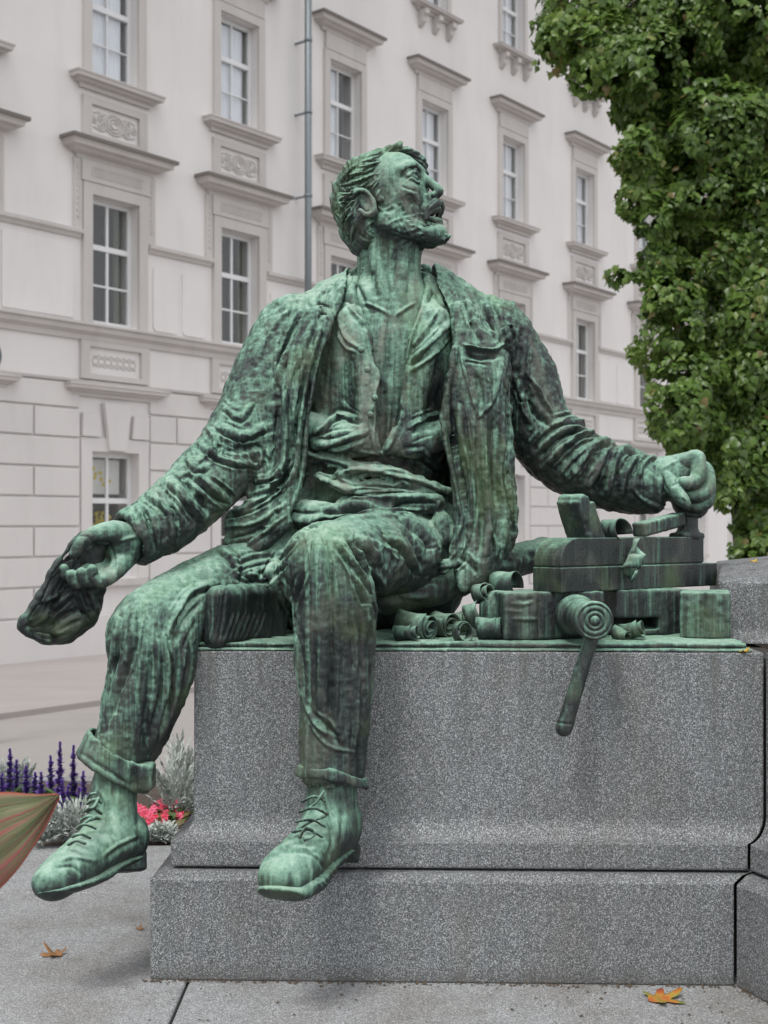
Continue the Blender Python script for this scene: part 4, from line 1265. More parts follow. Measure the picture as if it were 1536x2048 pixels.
L = [(11, 9, c2((500, 230), (440, 420), (400, 640), (380, 860), (340, 1020))), (-14, 8, c2((470, 380), (420, 620), (395, 860), (370, 960))),
     (-15, 9, c2((330, 340), (300, 560), (275, 760), (265, 900))), (11, 8, c2((300, 430), (330, 600), (330, 800), (280, 960), (110, 1060))),
     (-12, 7, c2((420, 430), (370, 700), (350, 880), (240, 1010), (90, 1100))), (9, 8, c2((440, 300), (385, 520), (355, 760))),
     (9, 7, c2((200, 930), (290, 900), (340, 820))), (-12, 8, c2((180, 1010), (290, 960), (330, 890))), (10, 7, c2((60, 1080), (200, 1040), (320, 960))),
     (9, 6, c2((70, 1130), (200, 1110), (330, 1030))), (-9, 6, c2((90, 1180), (200, 1150), (290, 1090))), (8, 5, c2((120, 1240), (220, 1170), (330, 1080))),
     (-9, 4, c2((470, 140), (490, 180), (480, 215))), (-8, 3, c2((485, 150), (520, 165))), (-8, 3, c2((480, 185), (515, 195))), (8, 6, c2((350, 170), (270, 270), (220, 380))),
     (-8, 7, c2((400, 200), (340, 330), (310, 450))), (8, 8, c2((460, 220), (420, 330), (390, 420))),
     (13, 5, c2((1110, 325), (1180, 352), (1260, 348), (1295, 300))), (-14, 7, c2((1120, 370), (1190, 385), (1270, 375))),
     (9, 5, c2((1100, 360), (1125, 480), (1175, 640))), (8, 5, c2((1285, 390), (1250, 560), (1180, 650))), (-9, 9, c2((1160, 450), (1190, 540), (1190, 600))),
     (12, 9, c2((1090, 600), (1120, 800), (1150, 1000), (1130, 1180))), (-16, 9, c2((1070, 720), (1100, 900), (1120, 1060))),
     (12, 9, c2((1200, 650), (1210, 850), (1230, 1050), (1215, 1240))), (-18, 9, c2((1160, 700), (1175, 900), (1190, 1100), (1170, 1260))),
     (11, 8, c2((1290, 700), (1270, 900), (1300, 1080), (1310, 1220))), (-17, 9, c2((1250, 640), (1245, 850), (1265, 1020))),
     (10, 6, c2((1010, 640), (1060, 830), (1090, 1000), (1100, 1120), (1050, 1240))), (-12, 7, c2((1050, 700), (1080, 880), (1110, 1040))),
     (9, 6, c2((1230, 1150), (1260, 1210), (1250, 1270))), (-10, 7, c2((1090, 1260), (1140, 1290), (1170, 1340))), (10, 7, c2((1010, 1310), (1090, 1280), (1120, 1190))),
     (-14, 10, c2((1370, 270), (1345, 420), (1320, 580), (1312, 770))), (9, 9, c2((1250, 130), (1300, 250), (1330, 380))), (8, 8, c2((1130, 120), (1160, 220), (1200, 310))),
     (-9, 6, c2((1090, 110), (1130, 180), (1160, 290))), (8, 7, c2((1390, 330), (1370, 460), (1350, 560))), (8, 8, c2((1210, 150), (1250, 260), (1270, 310))),
     # hanging arm
     (11, 10, c3((1110, 600), (1250, 650), (1370, 600))), (-12, 10, c3((1080, 660), (1200, 720), (1360, 690))), (10, 9, c3((1030, 700), (1150, 770), (1320, 800))),
     (6, 4, c3((900, 870), (985, 810), (1110, 700))), (14, 10, c3((985, 830), (1060, 900), (1160, 985), (1110, 1015))), (-14, 10, c3((940, 850), (1010, 960), (1080, 1040))),
     (11, 9, c3((860, 880), (940, 960), (1015, 1070))), (-11, 8, c3((830, 900), (880, 1000), (930, 1110))), (11, 9, c3((760, 950), (850, 1020), (885, 1130), (865, 1230))),
     (10, 6, c3((690, 1000), (735, 1090), (760, 1270))), (-10, 6, c3((730, 1000), (770, 1100), (800, 1230))), (8, 5, c3((665, 1040), (700, 1140), (720, 1280))),
     (-12, 10, c3((1200, 660), (1280, 800), (1290, 940))), (9, 9, c3((1250, 640), (1330, 780), (1340, 900))), (9, 8, c3((1150, 500), (1230, 560), (1290, 480))),
     (8, 8, c3((1060, 600), (1100, 680), (1090, 760))), (8, 8, c3((960, 760), (1000, 820), (1070, 800))),
     # resting arm
     (9, 5, c4((200, 400), (280, 520), (355, 650))), (11, 8, c4((350, 690), (450, 670), (560, 690))), (12, 9, c4((250, 860), (350, 760), (480, 700), (570, 700))),
     (-12, 8, c4((300, 850), (400, 760), (520, 720))), (11, 9, c4((300, 930), (430, 800), (520, 735), (640, 740))), (-12, 8, c4((360, 950), (470, 820), (580, 770))),
     (12, 9, c4((430, 1000), (520, 880), (600, 790), (710, 780))), (-12, 8, c4((480, 1030), (560, 900), (630, 810))), (10, 8, c4((520, 1060), (600, 950), (640, 830))),
     (11, 9, c4((650, 1080), (680, 930), (740, 820), (840, 830))), (-12, 8, c4((600, 1080), (650, 960), (690, 840))), (11, 7, c4((720, 1110), (760, 960), (820, 850))),
     (-11, 7, c4((700, 1070), (720, 960), (780, 850))), (11, 6, c4((820, 1000), (850, 900), (960, 855))), (-10, 5, c4((800, 960), (850, 870), (930, 840))),
     (8, 5, c4((790, 1040), (840, 1100), (960, 1150))), (10, 9, c4((130, 440), (190, 560), (230, 700))), (-13, 11, c4((190, 470), (240, 620), (330, 700))), (-10, 9, c4((240, 850), (280, 780), (380, 700)))]
V = strokes(V, Q, L, 1.12, True)
V = relax(V, Q, 1, .25)
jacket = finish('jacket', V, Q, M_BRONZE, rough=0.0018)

# ---- body: head, neck, chest, both hands, one mesh ------------------------
HS = 1.37
TH, PS = math.radians(20), math.radians(22)
HF = np.array([math.cos(TH) * math.cos(PS), -math.cos(TH) * math.sin(PS), math.sin(TH)])
HU = np.array([-math.sin(TH) * math.cos(PS), math.sin(TH) * math.sin(PS), math.cos(TH)])
HR = np.array([-math.sin(PS), -math.cos(PS), 0.0])
HA = np.stack([HF, HU, HR])
HO = W(772, 405, .52)
def H(f, u, s): return HO + HS * (f * HF + u * HU + s * HR)
def hc(S, nodes, k=0.01, **kw): S.chain([np.append(H(f, u, s), r * HS) for f, u, s, r in nodes], k * HS, world=True, **kw)
def he(S, c, r, k=0.01, A=None, **kw): S.ellipsoid(H(*c), HA if A is None else A, np.array(r) * HS, k * HS, **kw)

S = Sculpt()
he(S, (-.012, .028, 0), (.096, .078, .073), .02)
he(S, (.030, .030, 0), (.070, .066, .064), .03)
he(S, (.040, -.040, 0), (.056, .066, .052), .03)
he(S, (.012, -.050, 0), (.060, .055, .056), .03)
hc(S, [(.0, -.062, .055, .018), (.035, -.092, .045, .018), (.072, -.114, .022, .018), (.084, -.118, 0, .020)], .02)
hc(S, [(.0, -.062, -.055, .018), (.035, -.092, -.045, .018), (.072, -.114, -.022, .018), (.084, -.118, 0, .020)], .02)
for sd in (1, -1):
    he(S, (.066, -.018, sd * .045), (.022, .018, .018), .02)                         # cheek bone
    hc(S, [(.093, .034, sd * .010, .010), (.091, .038, sd * .030, .011), (.074, .032, sd * .052, .010)], .012)   # brow
    he(S, (.100, .011, sd * .033), (.023, .019, .020), .006, sub=True)               # socket
    he(S, (.079, .010, sd * .032), (.0165, .0150, .0165), .002)                       # eyeball
    hc(S, [(.089, .013, sd * .016, .0042), (.0955, .024, sd * .031, .0052), (.082, .013, sd * .050, .0045)], .002)  # upper lid
    hc(S, [(.090, .003, sd * .018, .0030), (.0930, -.004, sd * .032, .0032), (.082, .004, sd * .048, .0030)], .003)
    he(S, (.0965, .012, sd * .0335), (.0045, .0052, .0052), .001, sub=True)           # drilled pupil  # lower lid
    he(S, (.104, -.036, sd * .013), (.012, .008, .007), .005)                         # nostril wing
    he(S, (.112, -.047, sd * .0075), (.007, .006, .0045), .002, sub=True)
hc(S, [(.092, .034, 0, .012), (.098, .018, 0, .0095), (.111, -.006, 0, .0100), (.122, -.028, 0, .0108), (.119, -.034, 0, .0100)], .008)
hc(S, [(.098, -.052, 0, .016), (.096, -.064, .010, .014)], .012)
# mouth: opened lips
for sd in (1, -1):
    hc(S, [(.107, -.066, 0, .0065), (.104, -.068, sd * .012, .006), (.090, -.075, sd * .026, .004)], .004)
    hc(S, [(.099, -.092, 0, .0085), (.097, -.092, sd * .011, .008), (.086, -.084, sd * .025, .004)], .005)
hc(S, [(.104, -.080, -.020, .0055), (.110, -.081, 0, .0085), (.104, -.080, .020, .0055)], .003, sub=True)
# ear
pts = []
for i in range(11):
    a = math.radians(-150 + 27 * i)
    pts.append((-.022 + .018 * math.cos(a) - .012 * math.sin(a) * .35, -.010 + .031 * math.sin(a), .074 + .010 - .006 * math.cos(a), .0052))
hc(S, pts, .004, smooth=False)
he(S, (-.022, -.012, .072), (.017, .027, .009), .006)
he(S, (-.019, -.008, .084), (.011, .018, .008), .003, sub=True)
hc(S, [(-.010, -.036, .076, .0075), (-.016, -.040, .076, .007)], .005)
hc(S, [(-.006, -.012, .076, .005), (-.004, -.022, .077, .004)], .004)
# neck and chest
S.chain([(774, 470, .55, 58), (776, 520, .56, 62), (779, 580, .56, 68), (782, 640, .57, 94)], 0.05)
S.chain([(805, 470, .50, 36), (802, 530, .50, 38), (794, 600, .50, 46)], 0.03)
S.chain([(750, 470, .475, 13), (756, 540, .462, 16), (766, 590, .442, 15), (786, 628, .415, 10)], 0.014)      # neck muscle
S.chain([(806, 538, .452, 10), (806, 548, .450, 11)], 0.018)                                           # adam's apple
S.chain([(780, 640, .51, 84), (782, 720, .485, 94), (782, 820, .48, 90), (770, 890, .48, 76)], 0.04, squash=(DEPTH, .8))
V, Q = S.mesh(0.0032)
L = [(-5, 3, c1((830, 400), (860, 330), (930, 290), (1010, 320))), (3, 2.5, c1((880, 440), (930, 395), (990, 430))),
     (-4, 3, c1((830, 470), (900, 500), (990, 530))), (4, 5, c1((900, 530), (960, 560), (1000, 640))), (-5, 4, c1((1060, 620), (1040, 700), (1060, 760))),
     (-4, 3.5, c1((1130, 520), (1130, 570), (1170, 600))), (-3, 5, c1((700, 380), (740, 480), (780, 560))),
     (-8, 9, cn((540, 1040), (560, 1150), (590, 1260))), (-8, 8, cn((720, 900), (700, 1050), (720, 1250))), (-6, 6, cn((860, 930), (850, 1080), (830, 1250))),
     (6, 8, cn((470, 1130), (520, 1250), (560, 1330))), (-7, 8, c2((790, 110), (790, 200), (780, 300), (785, 480))), (4, 7, c2((760, 250), (755, 380), (760, 520))), (-6, 3.5, c2((765, 500), (768, 620), (765, 780))), (5, 4, c2((785, 480), (790, 620), (775, 790))), (-5, 3.5, c2((805, 540), (800, 660), (785, 780))), (4, 4, c2((825, 480), (820, 600), (800, 700))), (5, 4, cn((480, 1290), (600, 1330), (690, 1380))), (5, 4, cn((880, 1290), (800, 1340), (730, 1390)))]
V = strokes(V, Q, L, 1.2)
l = (V - HO) @ HA.T / HS
chk = np.clip((-.020 - l[:, 1]) / .03, 0, 1) * np.clip((.085 - l[:, 0]) / .02, 0, 1) * np.clip((l[:, 1] + .14) / .02, 0, 1) * np.clip((l[:, 0] + .0) / .012, 0, 1)
V = displace(V, Q, chk * (.007 * (0.3 - np.abs(noise3(l[:, 0] * 110, l[:, 1] * 90, l[:, 2] * 110, 45)))))
body_parts = [(V, Q)]

# hand with the cap
S = Sculpt()
S.chain([(330, 1040, .22, 34), (278, 1070, .165, 35), (252, 1086, .14, 36)], 0.02)
S.chain([(258, 1074, .13, 27), (226, 1066, .10, 25), (202, 1070, .085, 21)], 0.015)             # thumb root
S.chain([(206, 1066, .085, 20), (184, 1071, .065, 17), (163, 1086, .055, 14.5), (148, 1108, .05, 11)], 0.006)
S.chain([(250, 1104, .145, 32), (226, 1122, .15, 26), (205, 1108, .16, 32)], 0.02)              # palm
S.chain([(222, 1094, .06, 15), (204, 1112, .06, 20), (186, 1122, .06, 16)], 0.012, sub=True)
S.chain([(246, 1120, .12, 23), (228, 1146, .085, 17), (204, 1162, .06, 14.5), (187, 1154, .045, 12.5), (184, 1140, .04, 11.5)], 0.003)
S.chain([(222, 1136, .13, 18), (196, 1160, .07, 13), (172, 1163, .045, 12.5), (163, 1146, .035, 11.5)], 0.0015)
S.chain([(208, 1130, .13, 18), (176, 1158, .07, 13), (151, 1166, .045, 12.5), (143, 1150, .035, 11.5)], 0.0015)
S.chain([(200, 1116, .14, 18), (160, 1150, .08, 12), (134, 1152, .055, 11.5), (127, 1138, .05, 10.5)], 0.0015)
V, Q = S.mesh(0.0030)
V = strokes(V, Q, [(-6, 5, ch((590, 340), (660, 340), (720, 350))), (-7, 4, ch((710, 360), (730, 450), (720, 520))), (-8, 10, ch((620, 400), (660, 440), (690, 480))),
                   (-3, 3, ch((480, 290), (560, 300), (590, 340))), (4, 4, ch((760, 330), (820, 310), (880, 300))), (-3, 3, ch((600, 560), (630, 540), (650, 590)))])
body_parts.append((V, Q))
# fist on the plane handle
S = Sculpt()
S.chain([(1265, 968, 0.595, 36), (1300, 968, 0.580, 40), (1330, 960, 0.570, 42)], 0.02)
S.chain([(1325, 955, 0.570, 37.8), (1362, 945, 0.570, 32.4), (1385, 965, 0.590, 36.0), (1375, 1005, 0.590, 30.6)], 0.03)
S.chain([(1345, 930, 0.560, 19.8), (1378, 922, 0.540, 18.9), (1394, 918, 0.525, 17.1), (1396, 950, 0.505, 15.3), (1386, 966, 0.495, 15.3), (1368, 966, 0.495, 13.5)], 0.0015)   # forefinger
S.chain([(1385, 925, 0.580, 16.2), (1412, 942, 0.555, 15.3), (1416, 975, 0.530, 14.4), (1398, 992, 0.515, 13.5), (1376, 992, 0.520, 12.6)], 0.0015)
S.chain([(1395, 945, 0.600, 15.3), (1416, 968, 0.575, 14.4), (1414, 1002, 0.550, 14.0), (1396, 1014, 0.535, 12.6), (1378, 1012, 0.535, 11.7)], 0.0015)
S.chain([(1395, 965, 0.600, 13.5), (1408, 998, 0.580, 12.6), (1400, 1022, 0.560, 12.6), (1380, 1026, 0.550, 10.8)], 0.0015)
S.chain([(1312, 945, 0.550, 18.0), (1330, 952, 0.525, 17.1), (1346, 978, 0.500, 15.8), (1364, 998, 0.485, 14.0), (1372, 1008, 0.480, 9.9)], 0.0015)                 # thumb
V, Q = S.mesh(0.0032)
V = strokes(V, Q, [(4, 4, cl((880, 330), (930, 300), (1000, 260))), (-4, 4, cl((850, 360), (880, 450), (930, 540))), (-3, 3, cl((960, 480), (1010, 450))), (3, 3, cl((1040, 570), (1080, 600)))])
body_parts.append((V, Q))
# limbs inside the clothes tie head, trunk and hands into one body
S = Sculpt()
S.chain([(600, 690, .60, 40), (470, 900, .42, 36), (300, 1060, .19, 26)], 0.02)
S.chain([(970, 690, .60, 40), (1090, 890, .60, 34), (1290, 970, .58, 26)], 0.02)
S.chain([(600, 690, .60, 40), (780, 660, .60, 60), (970, 690, .60, 40)], 0.03)
S.chain([(780, 660, .60, 90), (750, 1080, .62, 90)], 0.03)
body_parts.append(S.mesh(0.014))
VV = np.concatenate([p[0] for p in body_parts])
off = np.cumsum([0] + [len(p[0]) for p in body_parts])
QQ = np.concatenate([p[1] + o for p, o in zip(body_parts, off)])
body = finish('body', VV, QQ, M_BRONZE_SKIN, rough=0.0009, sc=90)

# ---- hair, moustache and beard ---------------------------------------------
S = Sculpt()
he(S, (-.018, .036, 0), (.102, .070, .080), .01)
he(S, (-.050, .000, 0), (.068, .075, .076), .02)
hc(S, [(-.090, -.030, 0, .030), (-.078, -.070, 0, .030), (-.062, -.095, 0, .022)], .02)
hc(S, [(-.050, -.030, .050, .028), (-.052, -.070, .040, .024)], .02)
hc(S, [(-.050, -.030, -.050, .028), (-.052, -.070, -.040, .024)], .02)
# quiff that sweeps over the forehead
hc(S, [(.020, .094, .020, .014), (.058, .092, .005, .014), (.085, .080, -.015, .013), (.098, .058, -.036, .011), (.092, .040, -.050, .008)], .012)
hc(S, [(.035, .098, .018, .010), (.060, .098, .016, .009), (.074, .098, .018, .006)], .008)
hc(S, [(.060, .098, .010, .009), (.074, .106, .006, .006), (.082, .110, .002, .003)], .004)
hc(S, [(.010, .085, .052, .016), (-.030, .080, .062, .018), (-.070, .060, .055, .016)], .012)
hc(S, [(.030, .092, .036, .014), (.012, .070, .064, .012), (-.020, .055, .074, .012)], .010)
hc(S, [(.012, .035, .066, .010), (.006, .012, .069, .010), (.008, -.014, .067, .008)], .008)     # sideburn
# the face stays clear
he(S, (.084, .018, .030), (.078, .076, .055), .004, sub=True)
he(S, (.080, -.030, .030), (.074, .060, .062), .004, sub=True)
S.chain([np.append(H(f, u, s), r * HS) for f, u, s, r in [(-.020, .005, .095, .026), (-.016, -.022, .095, .028)]], 0.004, sub=True, world=True)
V, Q = S.mesh(0.0032)
l = (V - HO) @ HA.T / HS
flow = l[:, 0] * .75 + l[:, 1] * .66
cross = -l[:, 0] * .66 + l[:, 1] * .75
back = np.clip((-l[:, 0] - .02) / .05, 0, 1)
cA = cross * 95 + 2.0 * noise3(l[:, 0] * 18, l[:, 1] * 18, l[:, 2] * 18, 3)
cB = l[:, 0] * 70 + l[:, 1] * 25 + 2.2 * noise3(l[:, 0] * 18, l[:, 1] * 18, l[:, 2] * 18, 4)
lock = (1 - back) * np.abs(noise3(cA, flow * 5, l[:, 2] * 22, 5)) + back * np.abs(noise3(cB, l[:, 1] * 9, l[:, 2] * 40, 6))
fine = (1 - back) * np.abs(noise3(cA * 2.4, flow * 9, l[:, 2] * 50, 7)) + back * np.abs(noise3(cB * 2.2, l[:, 1] * 18, l[:, 2] * 80, 8))
V = displace(V, Q, .010 * (0.40 - lock) + .006 * (0.40 - fine))
R2 = np.random.default_rng(5)
def along(pts, t):
    C = np.array(catmull([np.array(p, float) for p in pts], 8)); x = t * (len(C) - 1); i = min(int(x), len(C) - 2)
    return C[i] + (C[i + 1] - C[i]) * (x - i)
HS0 = [(820, 120), (690, 190), (650, 300), (560, 440), (450, 520), (350, 600), (330, 760), (380, 900)]
HE0 = [(520, 200), (330, 270), (200, 430), (130, 620), (130, 780), (190, 930), (260, 1040), (330, 1120)]
strands = []
for i in range(74):
    t = i / 73
    a_, b_ = along(HS0, t) + R2.normal(size=2) * 7, along(HE0, t) + R2.normal(size=2) * 9
    m_ = (a_ + b_) / 2 + np.array([-(b_ - a_)[1], (b_ - a_)[0]]) * R2.uniform(-.16, .02) * (1 if t < .5 else -1)
    k0, k1 = R2.uniform(0, .25), R2.uniform(.75, 1)
    C = np.array(catmull([a_, m_, b_], 6)); C = C[int(k0 * len(C)):max(3, int(k1 * len(C)))]
    strands.append(((4.2 if i % 2 else -5.0) * R2.uniform(.7, 1.3), R2.uniform(1.9, 2.9), c1(*[tuple(p) for p in C])))
V, Q = subdivide(V, Q, 0.2)
L = [(5, 4, c1((690, 185), (500, 210), (330, 280), (210, 420))), (-6, 3, c1((690, 230), (500, 290), (260, 440))), (5, 4, c1((690, 270), (560, 340), (330, 440), (220, 470))),
     (-6, 3, c1((660, 340), (500, 430), (330, 490))), (4, 3, c1((500, 440), (350, 520), (230, 640), (200, 800))), (-5, 3, c1((380, 520), (260, 640), (230, 820), (290, 980))),
     (4, 3, c1((170, 500), (125, 680), (160, 850), (260, 1050))), (-5, 3, c1((200, 520), (170, 680), (200, 860), (300, 1050))),
     (5, 3, c1((700, 180), (800, 110), (940, 95))), (-4, 2.5, c1((720, 185), (840, 160), (920, 150))), (4, 3, c1((950, 110), (1060, 160), (1150, 290))), (-4, 2.5, c1((930, 170), (1060, 220), (1140, 340)))]
V = strokes(V, Q, L + strands, 0.75)
hair = finish('hair', V, Q, M_BRONZE, body, 0.0006)

S = Sculpt()
for sd in (1, -1):
    hc(S, [(.002, -.030, sd * .060, .006), (.004, -.062, sd * .057, .010), (.030, -.094, sd * .047, .013), (.062, -.114, sd * .029, .015), (.082, -.120, sd * .006, .016)], .010)
    hc(S, [(.046, -.078, sd * .046, .008), (.066, -.098, sd * .033, .010)], .012)
    hc(S, [(.087, -.106, sd * .012, .010), (.075, -.102, sd * .027, .010)], .010)
hc(S, [(.082, -.112, 0, .017), (.092, -.128, 0, .014), (.102, -.137, .004, .009), (.110, -.134, .006, .0045)], .008)
hc(S, [(.060, -.122, 0, .016), (.030, -.110, 0, .020)], .02)
V, Q = S.mesh(0.0030)
l = (V - HO) @ HA.T / HS
wv = 1.6 * noise3(l[:, 0] * 35, l[:, 1] * 35, l[:, 2] * 35, 41)
curl = np.abs(noise3(l[:, 0] * 95 + wv, l[:, 1] * 70 - wv, l[:, 2] * 95 + wv, 42))
curl2 = np.abs(noise3(l[:, 0] * 190 + wv, l[:, 1] * 150, l[:, 2] * 190, 43))
V = displace(V, Q, .009 * (0.30 - curl) + .006 * (0.3 - curl2))
finish('beard', V, Q, M_BRONZE, body, 0.0006)
S = Sculpt()
for sd in (1, -1):
    hc(S, [(.113, -.054, sd * .003, .0085), (.110, -.058, sd * .016, .0095), (.098, -.068, sd * .031, .0085), (.086, -.086, sd * .039, .0055), (.082, -.096, sd * .040, .003)], .005)
V, Q = S.mesh(0.0028)
l = (V - HO) @ HA.T / HS
V = displace(V, Q, .006 * (0.3 - np.abs(noise3(l[:, 2] * 60 + l[:, 1] * 120, l[:, 0] * 60 - l[:, 1] * 40, l[:, 2] * 30, 44))))
finish('moustache', V, Q, M_BRONZE_DARK, body, 0.0006)

# ---- shirt collar ------------------------------------------------------------
S = Sculpt()
S.chain([(712, 560, .53, 9), (703, 585, .475, 10), (716, 625, .43, 10), (735, 665, .395, 9), (742, 700, .38, 7)], 0.008)
S.chain([(704, 575, .50, 7), (696, 600, .47, 9), (700, 640, .44, 9), (716, 680, .405, 8)], 0.012)
S.chain([(852, 555, .53, 9), (856, 585, .475, 10), (848, 625, .43, 10), (832, 665, .395, 9), (820, 700, .38, 7)], 0.008)
S.chain([(868, 575, .50, 8), (878, 610, .47, 10), (868, 650, .43, 10), (846, 680, .40, 8)], 0.012)
V, Q = S.mesh(0.004)
V = displace(V, Q, .004 * noise3(V[:, 0] * 50, V[:, 1] * 50, V[:, 2] * 30, 51))
finish('collar', V, Q, M_BRONZE, shirt, 0.001)

# ---- boots ---------------------------------------------------------------------
def boot(upper, sole, heel, st, laces, h=0.004):
    S = Sculpt()
    for nodes, k, sq in upper: S.chain(nodes, k, squash=sq)
    V, Q = S.mesh(h)
    V = strokes(V, Q, st)
    b = finish('boot', V, Q, M_BRONZE_BOOT, statue, 0.001)
    S = Sculpt()
    for nodes, sq in sole: S.chain(nodes, 0.01, squash=sq)
    V, Q = S.mesh(h)
    finish('sole', V, Q, M_BRONZE_BOOT, b, 0.0008)
    S = Sculpt()
    for c_, A_, hf in heel: S.rbox(c_, A_, hf, .008, 0)
    V, Q = S.mesh(h)
    finish('heel', V, Q, M_BRONZE_DARK, b, 0.001)
    S = Sculpt()
    for nodes in laces: S.chain(nodes, 0.003)
    V, Q = S.mesh(0.003)
    finish('lace', V, Q, M_BRONZE, b, 0.0012)
    return b

def frame_of(n, fwd):
    n = np.asarray(n, float) / np.linalg.norm(n); f = np.asarray(fwd, float)
    f = f - (f @ n) * n; f /= np.linalg.norm(f)
    return np.stack([np.cross(n, f), f, n])
# boot over the plinth front
dn = np.array([-.12, -.45, -.88])      # sole normal, roughly
boot([([(668, 1520, -.05, 50), (664, 1570, -.06, 50), (662, 1620, -.07, 52), (655, 1660, -.09, 54)], .03, None),
      ([(670, 1650, -.06, 46), (636, 1682, -.13, 52), (602, 1718, -.20, 55), (576, 1744, -.25, 56), (565, 1757, -.28, 50)], .03, (dn, .80)),
      ([(690, 1640, -.03, 34), (684, 1665, -.04, 36)], .03, None)],
     [([(684, 1702, -.03, 29), (646, 1730, -.12, 35), (604, 1764, -.215, 52), (576, 1780, -.26, 55), (564, 1788, -.295, 51)], (dn, .22))],
     [(W(690, 1700, .0), frame_of(dn, (-.25, -.9, .3)), (.034, .040, .026))],
     [(-6, 4, cb((1030, 640), (1120, 600), (1230, 610), (1290, 680))), (5, 4, cb((1045, 620), (1130, 580), (1240, 590))), (-5, 4, cb((1110, 540), (1180, 560), (1260, 610))),
      (6, 4, cb((1260, 260), (1280, 380), (1310, 500))), (-6, 5, cb((1280, 420), (1310, 540), (1290, 640))), (5, 5, cb((1160, 390), (1130, 480), (1080, 580))),
      (5, 6, cb((1200, 540), (1150, 560), (1100, 600))), (-5, 5, cb((1340, 380), (1350, 480), (1340, 580)))],
     [[(cb((a, b))[0][0], cb((a, b))[0][1], Yd, 3.0) for a, b, Yd in seq] for seq in (
         ((1190, 400, -.175), (1240, 380, -.185), (1280, 400, -.17)), ((1180, 440, -.19), (1235, 425, -.205), (1290, 450, -.18)),
         ((1165, 480, -.205), (1225, 470, -.225), (1280, 500, -.20)), ((1150, 520, -.225), (1210, 510, -.245), (1270, 540, -.215)),
         ((1190, 440, -.19), (1240, 410, -.195), (1275, 360, -.17)), ((1280, 460, -.18), (1220, 480, -.22), (1160, 520, -.22)),
         ((1180, 540, -.245), (1210, 500, -.25), (1240, 530, -.245), (1200, 550, -.25)))])
dn2 = np.array([.10, -.30, -.95])
boot([([(240, 1530, .07, 46), (228, 1580, .06, 46), (226, 1630, .04, 48), (222, 1665, .02, 54)], .03, None),
      ([(250, 1675, .06, 46), (205, 1690, -.01, 52), (160, 1722, -.08, 52), (122, 1752, -.13, 48), (108, 1764, -.15, 44)], .03, (dn2, .85)),
      ([(262, 1660, .08, 28), (262, 1690, .08, 28)], .03, None)],
     [([(258, 1718, .07, 32), (222, 1736, .0, 31), (175, 1760, -.07, 44), (130, 1777, -.13, 48), (112, 1784, -.155, 42)], (dn2, .20))],
     [(W(253, 1724, .072), frame_of(dn2, (-.85, -.5, -.05)), (.036, .048, .027))],
     [(5, 4, cf((440, 960), (540, 930), (700, 960))), (-5, 4, cf((400, 1010), (520, 1000), (600, 1060))), (6, 4, cf((740, 450), (780, 560), (750, 720))),
      (-5, 4, cf((770, 600), (800, 720), (850, 800))), (5, 4, cf((760, 920), (860, 840), (1000, 780))), (-7, 5, cf((780, 950), (880, 870), (1030, 800))),
      (5, 5, cf((560, 700), (520, 800), (480, 900))), (-5, 4, cf((590, 760), (700, 750), (760, 760))), (-5, 5, cf((1000, 640), (1030, 760), (1040, 880)))],
     [[(cf((a, b))[0][0], cf((a, b))[0][1], Yd, 3.2) for a, b, Yd in seq] for seq in (
         ((640, 540, -.06), (690, 510, -.07), (740, 530, -.05)), ((610, 600, -.07), (670, 570, -.085), (740, 610, -.06)), ((590, 660, -.085), (650, 630, -.10), (730, 650, -.08)),
         ((560, 720, -.105), (620, 690, -.12), (700, 720, -.10)), ((530, 780, -.125), (590, 760, -.14), (660, 790, -.12)), ((640, 600, -.075), (690, 560, -.085), (720, 500, -.06)),
         ((720, 640, -.075), (650, 660, -.105), (570, 720, -.105)), ((640, 500, -.04), (660, 470, -.05), (700, 460, -.05)), ((500, 840, -.14), (560, 810, -.16), (620, 830, -.15)))])

# ---- flat cap in the hand -------------------------------------------------------
S = Sculpt()
S.chain([(196, 1092, .115, 18), (182, 1112, .115, 26), (168, 1130, .12, 34), (152, 1170, .13, 50), (130, 1216, .12, 55), (106, 1245, .105, 41), (90, 1262, .09, 25)], 0.04, squash=(DEPTH, .75))
S.chain([(187, 1185, .12, 18), (174, 1225, .12, 23), (132, 1258, .10, 27)], 0.03)
# stiff brim along the outer side
S.chain([(172, 1068, .10, 6), (138, 1094, .065, 7), (104, 1148, .04, 8), (73, 1200, .02, 8), (44, 1246, .0, 7), (62, 1268, .015, 8), (92, 1279, .05, 10)], 0.008)
S.chain([(152, 1098, .085, 10), (112, 1163, .065, 15), (82, 1213, .045, 17), (62, 1244, .03, 13)], 0.008, squash=(DEPTH, .35))
# hollow of the lining
S.chain([(176, 1122, .045, 16), (146, 1152, .035, 26), (118, 1188, .025, 22), (92, 1222, .01, 14)], 0.012, sub=True)
V, Q = S.mesh(0.004)
V = displace(V, Q, .006 * noise3(V[:, 0] * 22, V[:, 1] * 22, V[:, 2] * 22, 61) + .003 * noise3(V[:, 0] * 50, V[:, 1] * 50, V[:, 2] * 50, 62))
L = [(7, 4, ch((240, 730), (350, 680), (450, 620))), (8, 8, ch((250, 850), (340, 760), (440, 680), (470, 640))), (-9, 9, ch((300, 880), (420, 800), (520, 770))),
     (-8, 8, ch((470, 680), (500, 760), (560, 800))), (8, 7, ch((520, 660), (540, 760), (600, 820))), (6, 4, ch((150, 860), (250, 800), (330, 640), (430, 480))), (-7, 5, ch((330, 560), (400, 470), (480, 420))),
     (7, 8, ch((560, 620), (590, 700), (620, 780))), (-6, 5, ch((200, 900), (300, 950), (420, 930)))]
V = strokes(V, Q, L, 1.35, True)
finish('cap', V, Q, M_BRONZE_CAP, statue, 0.0012)

